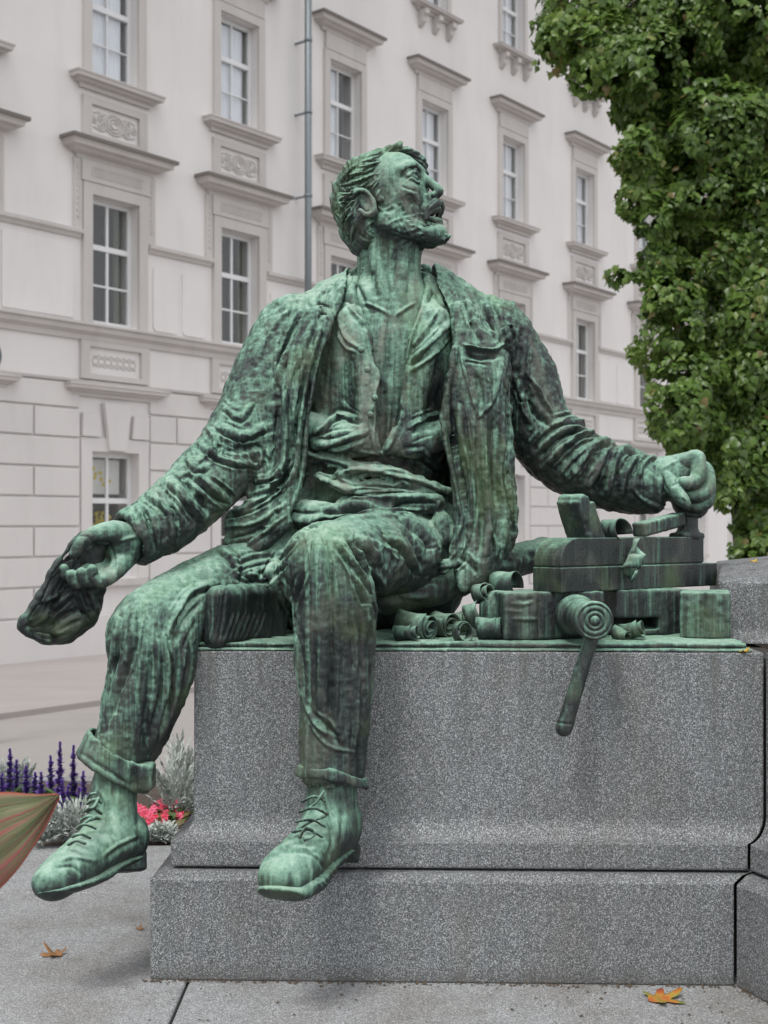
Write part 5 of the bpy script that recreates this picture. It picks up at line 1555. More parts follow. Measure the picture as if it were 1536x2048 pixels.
# ---- folded leather apron between the knees ----------------------------------------
S = Sculpt()
a0 = W(424, 1236, .10); a1 = W(560, 1225, .34)
axx = (a1 - a0) / np.linalg.norm(a1 - a0)
axz = np.array([.10, 0, .995]); axz -= axz @ axx * axx; axz /= np.linalg.norm(axz)
axy = np.cross(axz, axx)
S.rbox((a0 + a1) / 2, np.stack([axx, axy, axz]), (np.linalg.norm(a1 - a0) / 2 + .01, .036, .088), .030, 0.01)
S.chain([(408, 1185, .16, 10), (412, 1215, .15, 11), (418, 1250, .14, 10)], 0.01)
S.chain([(400, 1180, .22, 14), (470, 1176, .28, 14)], 0.01)
V, Q = S.mesh(0.004)
ll = (V - a0) @ np.stack([axx, axy, axz]).T
V = displace(V, Q, .004 * np.clip(ll[:, 0] * 20, 0, 1) * noise3(ll[:, 0] * 60 + ll[:, 2] * 25, ll[:, 1] * 20, ll[:, 2] * 8, 71))
L = [(5, 3, c6((640, 490), (620, 640), (590, 770))), (-5, 3, c6((670, 500), (655, 640), (630, 770)))]
for i in range(7):
    x = 690 + i * 26
    L.append((4, 3, c6((x + 25, 610), (x, 680), (x - 30, 760 - i * 4))))
V = strokes(V, Q, L, 1.35, True)
finish('folded_apron', V, Q, M_BRONZE_DARK, statue, 0.0012)
# ------------------------------------------------------------------ joiner's tools of bronze
def sculpt_obj(name, S, h, mat, parent, rough=0.0012, seed=5, st=None, sc=45):
    V, Q = S.mesh(h)
    if st: V = strokes(V, Q, st)
    return finish(name, V, Q, mat, parent, rough, seed, sc)
# wood plane
PO = W(1120, 1182, .15)
PD = np.array([.77, .64, 0]); PD /= np.linalg.norm(PD)
PW = np.array([-PD[1], PD[0], 0])
PB = np.stack([PD, PW, [0, 0, 1.0]])
def pp(l, w, z): return PO + PD * l + PW * w + np.array([0, 0, z])
plane = tag(empty('wood_plane', tuple(PO)), 'bronze joiner\'s wood plane with wedge and handle under the man\'s fist', 'plane')
PO = PO - np.array([0, 0, .006])
def plane_prism(name, poly, w0, w1, bev):
    bm = bmesh.new()
    prism(bm, poly, w0, w1, lambda u, v, w: tuple(pp(u, w, v)))
    o = bm_obj(name, bm, M_BRONZE_DARK, plane)
    md = o.modifiers.new('bevel', 'BEVEL'); md.width = bev; md.segments = 3; md.limit_method = 'ANGLE'; md.angle_limit = math.radians(25)
    return o
arc = [(.075 - .072 * math.sin(math.radians(a)), .082 + .071 * math.cos(math.radians(a))) for a in range(0, 91, 9)]
plane_prism('plane_body', [(.655, .0735), (.655, .153)] + arc + [(.003, .0735)], 0.0, .106, .0035)
plane_prism('sole_block', [(.004, 0), (.72, 0), (.72, .0705), (.003, .0705)], -.003, .109, .004)
plane_prism('groove_strip', [(.008, .068), (.65, .068), (.65, .076), (.008, .076)], .004, .10, .001)
S = Sculpt()      # wedge and iron leaning back
ang = math.radians(24)
wd = -PD * math.sin(ang) + np.array([0, 0, math.cos(ang)])
wn = PD * math.cos(ang) + np.array([0, 0, math.sin(ang)])
S.rbox(pp(.135, .050, .195), np.stack([wn, PW, wd]), (.026, .044, .078), .008, 0)
S.rbox(pp(.172, .050, .190), np.stack([wn, PW, wd]), (.016, .040, .070), .006, 0.003)
S.rbox(pp(.128, .050, .215), np.stack([wn, PW, wd]), (.016, .046, .066), .010, 0.003)
sculpt_obj('wedge', S, .004, M_BRONZE, plane, st=[(-4, 3, cl((300, 640), (360, 770), (430, 890))), (4, 3, cl((320, 640), (390, 770), (460, 890))), (-5, 8, cl((200, 790), (230, 830), (240, 890)))])
S = Sculpt()      # upright handle inside the fist
S.chain([(1376, 1070, .57, 23), (1376, 1050, .57, 20), (1378, 1010, .575, 19), (1382, 960, .575, 17), (1384, 935, .58, 14)], 0.01)
S.rbox(W(1374, 1072, .57), PB, (.050, .034, .010), .008, 0.012)
sculpt_obj('handle', S, .004, M_BRONZE_DARK, plane)
S = Sculpt()      # rail behind the mouth
a_, b_ = W(1284, 1058, .40), W(1352, 1040, .54)
rx = (b_ - a_) / np.linalg.norm(b_ - a_); rz = np.array([0, 0, 1.0]) - rx[2] * rx; rz /= np.linalg.norm(rz)
S.rbox((a_ + b_) / 2, np.stack([rx, np.cross(rz, rx), rz]), (np.linalg.norm(b_ - a_) / 2 + .02, .024, .021), .006, 0)
sculpt_obj('rail', S, .004, M_BRONZE, plane)

# vise
vise = tag(empty('bench_vise', tuple(W(1100, 1270, .25))), 'bronze bench vise with round screw head and long hanging lever', 'vise')
def slabpoly(S, poly, y0, y1, k=0.004): S.pxpoly(poly, y0, y1, k, sub=False)
VB = np.array([[.97, .243, 0], [-.243, .97, 0], [0, 0, 1.0]])
S = Sculpt()
cA = W(1100, 1228, .22); zA = PLATE_Z
S.rbox(np.array([cA[0] - .01, .27, zA + .068]), VB, (.150, .085, .067), .006, 0)
S.chain([np.append(np.array([cA[0] - .145, .27, zA + z_]), .052) for z_ in (.052, .084)], 0.01, world=True)
S.rbox(np.array([cA[0] - .01, .27, zA + .155]), VB, (.18, .12, .0195), .004, 0.002, sub=True)
S.ellipsoid(np.array([cA[0] + .02, .34, zA + .135]), np.eye(3), (.05, .035, .022), .004, sub=True)
sculpt_obj('jaw', S, .0042, M_BRONZE, vise, 0.0014, st=[(5, 3, cr(860, 1040, 4.042, [(640, 670), (730, 685), (830, 665)])), (4, 2.5, cr(860, 1040, 4.042, [(620, 730), (680, 740), (750, 745)])),
    (5, 3, cr(860, 1040, 4.042, [(660, 800), (780, 805), (880, 805)])), (-6, 3, cr(860, 1040, 4.042, [(880, 620), (880, 780), (885, 930)])), (-4, 4, cr(860, 1040, 4.042, [(700, 640), (760, 650), (830, 640)]))])
S = Sculpt()      # fixed jaw with its slot
S.rbox(np.array([W(1290, 1215, .36)[0], .40, PLATE_Z + .067]), VB, (.115, .07, .067), .004, 0)
S.rbox(np.array([W(1262, 1230, .30)[0], .34, PLATE_Z + .035]), VB, (.085, .09, .017), .005, 0.003, sub=True)
sculpt_obj('fixed_jaw', S, .0042, M_BRONZE_DARK, vise)
# screw boss, head with turned rings, lever
def ring_solid(name, c, ax, prof, mat, parent, n=48):
    c = Vector(c); ax = Vector(ax).normalized()
    u = ax.orthogonal().normalized(); v = ax.cross(u)
    bm = bmesh.new()
    rows = []
    for r, h_ in prof:
        rows.append([bm.verts.new(c + ax * h_ + (u * math.cos(2 * math.pi * i / n) + v * math.sin(2 * math.pi * i / n)) * max(r, 1e-4)) for i in range(n)])
    for a, b in zip(rows[:-1], rows[1:]):
        for i in range(n): bm.faces.new((a[i], a[(i + 1) % n], b[(i + 1) % n], b[i]))
    bm.faces.new(rows[0][::-1]); bm.faces.new(rows[-1])
    return bm_obj(name, bm, mat, parent, smooth=True)
hd = W(1188, 1241, -.06); bs = W(1152, 1232, .16)
sa = (hd - bs) / np.linalg.norm(hd - bs)
ring_solid('screw_boss', bs, sa, [(.058, -.02), (.060, .0), (.060, .012), (.055, .016), (.054, .05), (.050, .054), (.046, .09), (.040, .10), (.038, .16)], M_BRONZE, vise)
front = np.array([.02, -1, .02])
ring_solid('screw_head', hd, front, [(.030, -.055), (.044, -.045), (.0505, -.03), (.0515, .0), (.049, .010), (.045, .0135), (.0425, .010), (.040, .010), (.038, .014), (.029, .015), (.0275, .011), (.0255, .011), (.024, .015), (.0165, .0165), (.0155, .013), (.0135, .013), (.012, .018), (.004, .020), (.0005, .020)], M_BRONZE, vise)
S = Sculpt()
S.chain([(1190, 1235, .0, 13), (1184, 1270, .0, 15), (1172, 1310, -.01, 14.5), (1150, 1385, -.02, 15), (1133, 1440, -.025, 16.5), (1130, 1449, -.025, 15.5)], 0)
S.chain([(1131, 1447, -.025, 17.5), (1128, 1456, -.025, 17)], 0.002)
sculpt_obj('lever', S, .0035, M_BRONZE_DARK, vise, .0008, st=[(-4, 2.5, [(1113, 1444), (1132, 1448), (1148, 1448)])])

# squared block between vise and upper granite
bk = W(1424, 1218, .22)
S = Sculpt()
S.rbox(np.array([bk[0] + .0, .30, PLATE_Z + .066]), np.array([[.97, -.24, 0], [.24, .97, 0], [0, 0, 1.0]]), (.070, .085, .066), .005, 0)
V, Q = S.mesh(.0042)
V = strokes(V, Q, [(-4, 3, [(1405, 1178), (1407, 1220), (1405, 1262)]), (3, 5, [(1440, 1190), (1440, 1230), (1442, 1260)])])
blk = finish('bronze_block', V, Q, M_BRONZE, None, .0015)
tag(blk, 'squared green bronze block standing between vise and granite', 'block')

# round roll lying behind the jacket tail
S = Sculpt()
S.chain([(772, 1200, .30, 28), (860, 1180, .36, 33), (950, 1148, .46, 34), (1030, 1122, .58, 33), (1085, 1106, .66, 31)], 0, smooth=True)
V, Q = S.mesh(.0048)
V = strokes(V, Q, [(5, 4, c5((900, 1310), (1050, 1350), (1200, 1345))), (-5, 4, c5((800, 1340), (900, 1330), (990, 1330))), (6, 6, c5((1120, 1250), (1200, 1210), (1280, 1220))), (-6, 6, c5((1000, 1190), (1060, 1250), (1110, 1330)))])
V = displace(V, Q, .003 * noise3(V[:, 0] * 30, V[:, 1] * 30, V[:, 2] * 60, 91))
tag(finish('bronze_roll', V, Q, M_BRONZE_DARK, None), 'thick bronze roll lying on the plate behind the jacket tail', 'roll')

# wood shavings
def shaving(label, c, axis, r0, r1, turns, width, skew, a0=0.0, th=.0035, mat=None):
    c = np.asarray(c, float); ax = np.asarray(axis, float); ax = ax / np.linalg.norm(ax)
    up = np.array([0, 0, 1.0])
    u = np.cross(up, ax)
    u = u / np.linalg.norm(u) if np.linalg.norm(u) > 1e-3 else np.array([1.0, 0, 0])
    v = np.cross(ax, u)
    n = int(26 * turns)
    V, F = [], []
    for i in range(n + 1):
        t = i / n
        a = a0 + turns * 2 * math.pi * t
        r = r0 + (r1 - r0) * t
        for rr in (r, r - th):
            for s_ in (-.5, -.17, .17, .5):
                wob = .0025 * math.sin(a * 2.3 + s_ * 5)
                p = c + ax * (s_ * width * (1 - .25 * t) + skew * t) + (u * math.cos(a) + v * math.sin(a)) * (rr + wob + .004 * abs(s_))
                V.append(p)
    for i in range(n):
        b0, b1 = i * 8, (i + 1) * 8
        for s_ in range(3):
            F.append((b0 + s_, b1 + s_, b1 + s_ + 1, b0 + s_ + 1))
            F.append((b0 + 4 + s_, b0 + 5 + s_, b1 + 5 + s_, b1 + 4 + s_))
        F.append((b0, b0 + 4, b1 + 4, b1)); F.append((b0 + 3, b1 + 3, b1 + 7, b0 + 7))
    F.append((0, 1, 2, 3, 7, 6, 5, 4)); e = n * 8
    F.append((e, e + 4, e + 5, e + 6, e + 7, e + 3, e + 2, e + 1))
    o = from_arrays('wood_shaving', V, F, mat or M_BRONZE, None, True)
    bm = bmesh.new(); bm.from_mesh(o.data); bmesh.ops.recalc_face_normals(bm, faces=bm.faces); bm.to_mesh(o.data); bm.free()
    return tag(o, label, 'wood shaving', 'curled wood shavings on the bronze plate')
def onplate(px, Y, r): 
    p = W(px, 1250, Y); p[2] = PLATE_Z + r
    return p
shaving('tight curled shaving nearest the man\'s dangling shin', onplate(832, .20, .040), (.75, -.65, -.1), .042, .010, 2.6, .10, .02, 2.0)
shaving('second curled shaving, just right of the one by the shin', onplate(886, .28, .038), (.6, -.8, -.05), .041, .009, 2.6, .09, .0, 2.6)
shaving('open ring-shaped shaving lying in front of the vise jaw corner', onplate(925, .14, .026), (.45, -.9, .1), .028, .021, 1.3, .036, .004, 1.0)
shaving('striped shaving coil touching the left side of the vise jaw', onplate(972, .20, .030), (.95, -.30, .05), .031, .026, 2.2, .060, .035, .5)
shaving('flat shaving end leaning upright against the vise jaw', onplate(950, .27, .055) , (.75, -.45, .35), .045, .030, .55, .050, .02, 1.2)
shaving('twisted shaving loop standing on the left top of the jaw', W(962, 1188, .28), (.5, -.8, .15), .030, .016, 1.6, .050, .03, .2)
shaving('broad arched shaving on top of the vise jaw', np.array([W(1008, 1163, .30)[0], .30, PLATE_Z + .152]), (.80, -.55, .05), .038, .030, .9, .085, .01, -.35)
shaving('loose shaving ribbon lying between the shin and the coiled ones', onplate(806, .16, .020), (.8, -.5, .1), .022, .013, 1.7, .06, .03, .6)
shaving('half hidden shaving curl under the jacket tail', onplate(905, .36, .030), (.9, -.3, .2), .033, .012, 2.1, .08, .02, 1.5)
shaving('small shaving in front of the slot of the fixed jaw', onplate(1262, .20, .024), (.8, -.5, .25), .026, .014, 1.4, .055, .02, 2.0)
shaving('thin shaving scrap right of the screw head', onplate(1240, .17, .016), (.7, -.7, -.3), .018, .012, 1.0, .05, .01, 1.0)
shaving('arched shaving coming out of the plane\'s mouth', pp(.265, .03, .172), PW * -1 + np.array([0, 0, .1]), .036, .030, .75, .075, .0, -.3)
shaving('shaving hanging down the side of the plane', pp(.300, -.035, .120), (-.42, -.15, -.9), .023, .021, 1.8, .050, .085, 1.0, .004, M_BRONZE_PALE)
# ------------------------------------------------------------------ flowers and leaves
def leafmat(name, a, b, rough=0.5, trans=0.15):
    t = NT(name)
    oi = t.node('ShaderNodeAttribute'); oi.attribute_name = 'tint'
    c = t.mix(oi.outputs['Fac'], a, b)
    n = t.noise(t.pos(), 60, 3)
    c = t.mix(t.math('MULTIPLY', n, .4), c, tuple(x * .6 for x in a))
    t.set(Base_Color=c, Roughness=rough, Specular_IOR_Level=0.4)
    return t.m
def raw(name, V, F, mat, parent, tint=None, smooth=False):
    o = from_arrays(name, V, F, mat, parent, smooth)
    if tint is not None:
        at = o.data.attributes.new('tint', 'FLOAT', 'FACE')
        at.data.foreach_set('value', tint)
    return o
M_SALVIA = leafmat('salvia_violet', (0.085, 0.040, 0.25), (0.22, 0.11, 0.50), .6)
M_SALVSTEM = leafmat('salvia_green', (0.05, 0.10, 0.03), (0.10, 0.19, 0.05), .6)
M_MILLER = leafmat('silver_leaf', (0.38, 0.42, 0.39), (0.62, 0.65, 0.62), .8)
M_BEGON = leafmat('begonia_petal', (0.62, 0.03, 0.07), (0.80, 0.16, 0.28), .5)
M_BEGLEAF = leafmat('begonia_leaf', (0.07, 0.13, 0.03), (0.16, 0.10, 0.05), .4)

def star(V, F, T, c, n, r, up, k=5):
    pass
def blade(V, F, T, base, tip, wid, nrm, tint, bend=0.0):
    base, tip, nrm = np.asarray(base), np.asarray(tip), np.asarray(nrm)
    ax = tip - base
    sd = np.cross(ax, nrm); sd = sd / (np.linalg.norm(sd) + 1e-9) * wid
    up = nrm / (np.linalg.norm(nrm) + 1e-9) * bend
    i = len(V)
    V += [base, base + ax * .3 + sd * .9 + up * .5, base + ax * .7 + sd * .7 + up * .6, tip, base + ax * .7 - sd * .7 + up * .6, base + ax * .3 - sd * .9 + up * .5, base + ax * .5 + up]
    F += [(i, i + 1, i + 6), (i + 1, i + 2, i + 6), (i + 2, i + 3, i + 6), (i + 3, i + 4, i + 6), (i + 4, i + 5, i + 6), (i + 5, i, i + 6)]
    T += [tint] * 6
def rnd(): return rng.normal(size=3)

def salvia(px, ytop, ybase, Y, label):
    top, bot = W(px, ytop, Y), W(px, ybase, Y)
    root = np.array([bot[0] + rng.uniform(-.02, .02), Y, 0.0])
    e = tag(empty('salvia', tuple(root)), label, 'flower', 'violet salvia spikes in the flower bed')
    hgt = top[2] - bot[2]
    V, F, T = [], [], []
    n = int(230 * hgt / .2)
    for i in range(n):
        t = (i + rng.uniform(0, 1)) / n
        z = bot[2] + hgt * t
        r = .027 * (1 - t) ** .55 * (0.75 + .35 * math.sin(t * 34)) + .004
        a = rng.uniform(0, 2 * math.pi)
        ax_ = np.array([top[0] * t + bot[0] * (1 - t), Y, z])
        d = np.array([math.cos(a), math.sin(a), .45])
        blade(V, F, T, ax_, ax_ + d * r, 0.0085 * (1.1 - .5 * t), np.array([-math.cos(a) * .3, -math.sin(a) * .3, 1.0]) + rnd() * .2, rng.uniform(0, 1), .003)
    raw('flower_spike', V, F, M_SALVIA, e, T)
    bm = bmesh.new()
    V, F = [], []
    for z, r in ((0.0, .005), (bot[2], .004), (top[2] - .01, .0015)):
        f = 0 if z < .001 else (z - bot[2]) / hgt
        cx = root[0] if z < .001 else bot[0] + (top[0] - bot[0]) * f
        V += [(cx + r * math.cos(q * math.pi / 2.5), Y + r * math.sin(q * math.pi / 2.5), z) for q in range(5)]
    for k in range(2):
        for q in range(5): F.append((k * 5 + q, k * 5 + (q + 1) % 5, k * 5 + 5 + (q + 1) % 5, k * 5 + 5 + q))
    raw('stem', V, F, M_SALVSTEM, e, [0.3] * len(F))
    V, F, T = [], [], []
    for i in range(26):
        a = rng.uniform(0, 2 * math.pi); z = rng.uniform(.02, max(.05, bot[2] * 1.0))
        b = np.array([root[0], Y, z]); L_ = rng.uniform(.05, .09)
        blade(V, F, T, b, b + np.array([math.cos(a) * L_, math.sin(a) * L_, rng.uniform(-.01, .05)]), .014, np.array([0, 0, 1.0]) + rnd() * .2, rng.uniform(0, 1), .006)
    raw('leaf', V, F, M_SALVSTEM, e, T)
SP = [(20, 1498, 1580, 2.05, 'salvia spike with a double tip, left of the tall group'), (33, 1520, 1590, 2.15, 'shorter salvia spike just right of the double tipped one'), (4, 1548, 1600, 1.95, 'low salvia spike at the left edge of the picture'),
      (52, 1532, 1595, 1.95, 'stout low salvia spike left of centre in the row'), (70, 1545, 1600, 2.1, 'small salvia spike between two stout ones'), (82, 1545, 1600, 1.9, 'small salvia spike left of the high pale-tipped one'),
      (101, 1512, 1590, 2.1, 'slender salvia spike left of the tallest one'), (120, 1484, 1590, 2.0, 'tallest salvia spike in the bed'), (124, 1560, 1640, 1.8, 'salvia spike low in front of the tallest one'),
      (136, 1572, 1650, 1.75, 'front salvia spike close above the silver foliage'), (147, 1491, 1600, 2.05, 'thin half bare salvia spike right of the tallest one'), (158, 1575, 1640, 1.85, 'salvia spike low beside the boot'), (167, 1543, 1610, 2.0, 'rightmost salvia spike beside the bronze boot')]
for s_ in SP: salvia(*s_)

def miller(px, py, Y, rad, hgt, label):
    c = W(px, py, Y); c[2] = 0.0
    e = tag(empty('dusty_miller', tuple(c)), label, 'plant', 'silver dusty miller plants')
    V, F, T = [], [], []
    for i in range(46):
        a = rng.uniform(0, 2 * math.pi); el = rng.uniform(.1, 1.35)
        d = np.array([math.cos(a) * math.cos(el), math.sin(a) * math.cos(el), math.sin(el) * hgt / rad])
        L_ = rad * rng.uniform(.6, 1.0)
        p0 = c + d * L_ * .25; p1 = c + d * L_ + np.array([0, 0, .015])
        t = rng.uniform(0, 1)
        blade(V, F, T, p0, p1, .005, np.array([0, 0, 1.0]) + rnd() * .3, t, .004)
        sd = np.cross(d, [0, 0, 1.0]); sd /= np.linalg.norm(sd) + 1e-9
        for k in range(4):
            b = p0 + (p1 - p0) * (.3 + .19 * k)
            for s_ in (-1, 1):
                tip = b + (sd * s_ * .8 + d * .6) * L_ * (.26 - .03 * k) + rnd() * .004
                blade(V, F, T, b, tip, .006, np.array([0, 0, 1.0]) + rnd() * .4, min(1, max(0, t + rng.uniform(-.25, .25))), .004)
                for q in (.5, .8):
                    b2 = b + (tip - b) * q
                    blade(V, F, T, b2, b2 + (d * .9 + sd * s_ * .2 + rnd() * .2) * .022, .0045, np.array([0, 0, 1.0]) + rnd() * .4, t, .002)
    raw('foliage', V, F, M_MILLER, e, T)
for a in ((88, 1700, 1.47, .11, .13, 'silver dusty miller under the tip of the big leaf'), (122, 1690, 1.49, .12, .15, 'silver dusty miller in front of the salvia spikes'), (158, 1675, 1.52, .11, .15, 'silver dusty miller just left of the bronze boot'),
          (38, 1600, 2.3, .10, .16, 'silver dusty miller among the left salvia spikes'), (300, 1690, 1.50, .08, .045, 'low silver dusty miller between boot and granite base'), (330, 1690, 1.52, .08, .055, 'silver dusty miller right at the granite corner'),
          (352, 1650, 1.95, .15, .26, 'tall silver dusty miller beside the granite edge'), (372, 1640, 2.15, .17, .34, 'tallest silver dusty miller half hidden by the granite'), (6, 1620, 2.3, .10, .15, 'silver dusty miller at the left edge of the picture')):
    miller(*a)

def begonia(px, py, Y, label):
    c = W(px, py, Y)
    e = tag(empty('begonia', (c[0], Y, 0.0)), label, 'flower', 'red bedding begonias')
    V, F, T = [], [], []
    for i in range(26):
        p = np.array([c[0], Y, c[2]]) + np.array([rng.uniform(-.055, .055), rng.uniform(-.05, .05), rng.uniform(-.02, .03)])
        n = np.array([rng.normal() * .4, -.6, .8])
        t = rng.uniform(0, 1)
        for k in range(5):
            a = k * 1.256 + rng.uniform(-.2, .2)
            d = np.array([math.cos(a), .4 * math.sin(a) - .1, math.sin(a) * .8])
            blade(V, F, T, p, p + d * .017, .008, n, t, .003)
    raw('blossom', V, F, M_BEGON, e, T)
    V, F, T = [], [], []
    for i in range(60):
        b = np.array([c[0] + rng.uniform(-.06, .06), Y + rng.uniform(-.06, .06), rng.uniform(0.01, max(.03, c[2] - .01))])
        a = rng.uniform(0, 2 * math.pi)
        blade(V, F, T, b, b + np.array([math.cos(a) * .045, math.sin(a) * .045, rng.uniform(-.01, .02)]), .016, np.array([0, 0, 1.0]) + rnd() * .3, rng.uniform(0, 1), .004)
    raw('leaf', V, F, M_BEGLEAF, e, T)
for px, py, Y, lb in ((283, 1628, 1.85, 'pink red begonia close to the bronze boot'), (306, 1645, 1.75, 'red begonia in the middle of the small group'), (330, 1615, 1.95, 'red begonia highest of the group by the granite'),
                      (345, 1640, 1.85, 'red begonia nearest the granite corner'), (320, 1662, 1.66, 'lowest red begonia in front of the group')):
    begonia(px, py, Y, lb)

# big striped canna leaf close to the lens
t = NT('canna_leaf')
tc = t.node('ShaderNodeUVMap')
mp = t.node('ShaderNodeMapping'); mp.inputs['Scale'].default_value = (0.9, 17.0, 1); t.link(tc.outputs[0], mp.inputs[0])
st = t.noise(mp.outputs[0], 1.0, 5, .7, .15)
col = t.ramp(st, [(0.34, (0.050, 0.075, 0.030)), (0.45, (0.12, 0.14, 0.06)), (0.52, (0.17, 0.16, 0.085)), (0.57, (0.24, 0.05, 0.05)), (0.66, (0.34, 0.15, 0.14))])
sep = t.node('ShaderNodeSeparateXYZ'); t.link(tc.outputs[0], sep.inputs[0])
edge = t.ramp(t.math('ABSOLUTE', t.math('SUBTRACT', sep.outputs['Y'], .5)), [(0.44, 0.0), (0.49, 1.0)])
col = t.mix(edge, col, (0.32, 0.07, 0.05))
t.set(Base_Color=col, Roughness=0.6, Normal=t.bump(st, .5, .01))
M_CANNA = t.m
canna = tag(empty('canna_plant', (-.98, -1.62, -.0)), 'large striped red and green canna leaf reaching in from the left edge', 'plant')
dC = 2.35
def WC(px, py, dd=0.0): return W(px, py, dC - D0 + dd)
n, m = 24, 12
V, F, UV = [], [], []
axp = [(-420, 1860), (-260, 1800), (-120, 1738), (0, 1674), (72, 1630), (117, 1592)]
wdp = [20, 110, 118, 88, 42, 2]
cp = catmull([np.array([*p, w]) for p, w in zip(axp, wdp)], 6)
for i, q in enumerate(cp):
    for j in range(m + 1):
        s_ = j / m * 2 - 1
        off = q[2] * s_
        x = q[0] + off * .18; y = q[1] + off * 1.0 - (0 if s_ < 0 else 0)
        V.append(WC(x, y, .012 * abs(s_) + .004 * math.sin(j * 2.1 + i * .15) + .006 * math.sin(i * .6)))
        UV.append((i / (len(cp) - 1), j / m))
for i in range(len(cp) - 1):
    for j in range(m):
        a = i * (m + 1) + j
        F.append((a, a + 1, a + m + 2, a + m + 1))
lf = from_arrays('leaf', V, F, M_CANNA, canna, True)
uvl = lf.data.uv_layers.new(name='UVMap')
for lp in lf.data.loops: uvl.data[lp.index].uv = UV[lp.vertex_index]
sol = lf.modifiers.new('thick', 'SOLIDIFY'); sol.thickness = .0025
j0 = WC(-415, 1858)
cyl('stem', (-.98, -1.62, -.1), (-.93, -1.50, .9), .016, M_SALVSTEM, canna, 12, .011)
cyl('leaf_stalk', (-.955, -1.56, .40), tuple(j0), .010, M_SALVSTEM, canna, 10, .007)

# fallen leaves
def fallen(name, label, c, size, outline, mat, rot, curl, tiltx=0.0):
    V, F = [], []
    n = len(outline)
    R = Matrix.Rotation(rot, 3, 'Z') @ Matrix.Rotation(tiltx, 3, 'X')
    for s_ in (0.0, .35, .7, 1.0):
        for x, y in outline:
            p = Vector((x * s_ * size, y * s_ * size, 0))
            p.z = curl * size * (p.length / size) ** 2 * (0.6 + .5 * math.sin(3 * math.atan2(y, x) + 1)) + .002
            V.append(Vector(c) + R @ p)
    for k in range(3):
        for i in range(n):
            F.append((k * n + i, k * n + (i + 1) % n, (k + 1) * n + (i + 1) % n, (k + 1) * n + i))
    mz = min(v.z for v in V)
    V = [v + Vector((0, 0, .002 + c[2] - mz)) for v in V]
    o = from_arrays(name, V, F, mat, None, True)
    sd = o.modifiers.new('thick', 'SOLIDIFY'); sd.thickness = .001
    return tag(o, label, 'leaf')
def mapleaf():
    pts = []
    lobes = [(0, 1.0), (52, .92), (108, .66), (180, .30), (-108, .66), (-52, .92)]
    lob = sorted(lobes)
    N = 48
    for i in range(N):
        a = -180 + 360 * i / N
        r = .46
        for la, lr in lobes:
            dd = abs((a - la + 180) % 360 - 180)
            r = max(r, lr * max(0, 1 - dd / 38) + .22 * math.exp(-(dd / 26) ** 2))
        r *= 1 + .07 * math.sin(i * 2.6)
        pts.append((r * math.cos(math.radians(a)), r * math.sin(math.radians(a))))
    return pts
t = NT('autumn_leaf')
c_ = t.ramp(t.noise(t.pos(), 26, 4, .6), [(0.36, (0.40, 0.09, 0.025)), (0.48, (0.45, 0.20, 0.03)), (0.60, (0.22, 0.24, 0.04))])
M_AUT = t.set(Base_Color=c_, Roughness=.6)
M_BRN = plain('brown_leaf', (0.28, 0.14, 0.055), .7, var=.35, scale=40)
M_YLW = plain('yellow_leaf', (0.50, 0.30, 0.03), .6, var=.3, scale=60)
p = W(1318, 2000, 0); d_ = EYE * FPX / (2000 - HY)
fallen('fallen_leaf', 'orange and green maple leaf on the paving at lower right', (W(1318, 2000, d_ - D0)[0], d_ - D0, 0.0), .062, mapleaf(), M_AUT, 0.4, .22)
d_ = EYE * FPX / (1912 - HY)
fallen('fallen_leaf', 'curled brown leaf on the paving below the hanging boot', (W(112, 1912, d_ - D0)[0], d_ - D0, 0.0), .040, mapleaf(), M_BRN, 2.6, .55)
d_ = EYE * FPX / (1860 - HY)
fallen('fallen_leaf', 'tiny dark leaf scrap beside the granite base', (W(280, 1862, d_ - D0)[0], d_ - D0, 0.0), .016, mapleaf(), M_BRN, 1.6, .5)
pp2 = plan(.102)[0] + PE * 1.49
fallen('fallen_leaf', 'small yellow leaf on the edge of the granite under the plate', (pp2[0], pp2[1], .868), .020, mapleaf(), M_YLW, .3, .4)
q = W(1507, 1150, .52)
fallen('fallen_leaf', 'small yellow leaf on the sloping upper granite block', (q[0], .52, zt + .052), .016, mapleaf(), M_YLW, .9, .4, .2)
# ------------------------------------------------------------------ ivy clad tree
t = NT('ivy_leaf')
at = t.node('ShaderNodeAttribute'); at.attribute_name = 'tint'
c_ = t.ramp(at.outputs['Fac'], [(0.0, (0.075, 0.135, 0.030)), (0.45, (0.155, 0.265, 0.050)), (0.80, (0.25, 0.37, 0.08)), (0.95, (0.32, 0.37, 0.12)), (1.0, (0.26, 0.20, 0.07))])
n_ = t.noise(t.pos(), 18, 3)
c_ = t.mix(t.math('MULTIPLY', n_, .35), c_, (0.035, 0.07, 0.02))
t.set(Base_Color=c_, Roughness=0.36, Specular_IOR_Level=0.5)
tl = t.node('ShaderNodeBsdfTranslucent'); t.link(c_, tl.inputs[0])
ms = t.node('ShaderNodeMixShader'); ms.inputs[0].default_value = 0.42
t.link(t.b.outputs[0], ms.inputs[1]); t.link(tl.outputs[0], ms.inputs[2]); t.link(ms.outputs[0], t.out.inputs['Surface'])
M_IVY = t.m
M_BARK = plain('bark', (0.060, 0.048, 0.038), .9, var=.4, scale=20)
YT = 7.4
def TW(px, py, dy=0.0): return W(px, py, YT + dy)
SC = (YT + D0) / FPX
tree = tag(empty('ivy_tree', (float(TW(1500, 1300)[0]), YT, ROAD_Z)), 'tall tree wrapped in dense green ivy at the right side', 'tree')
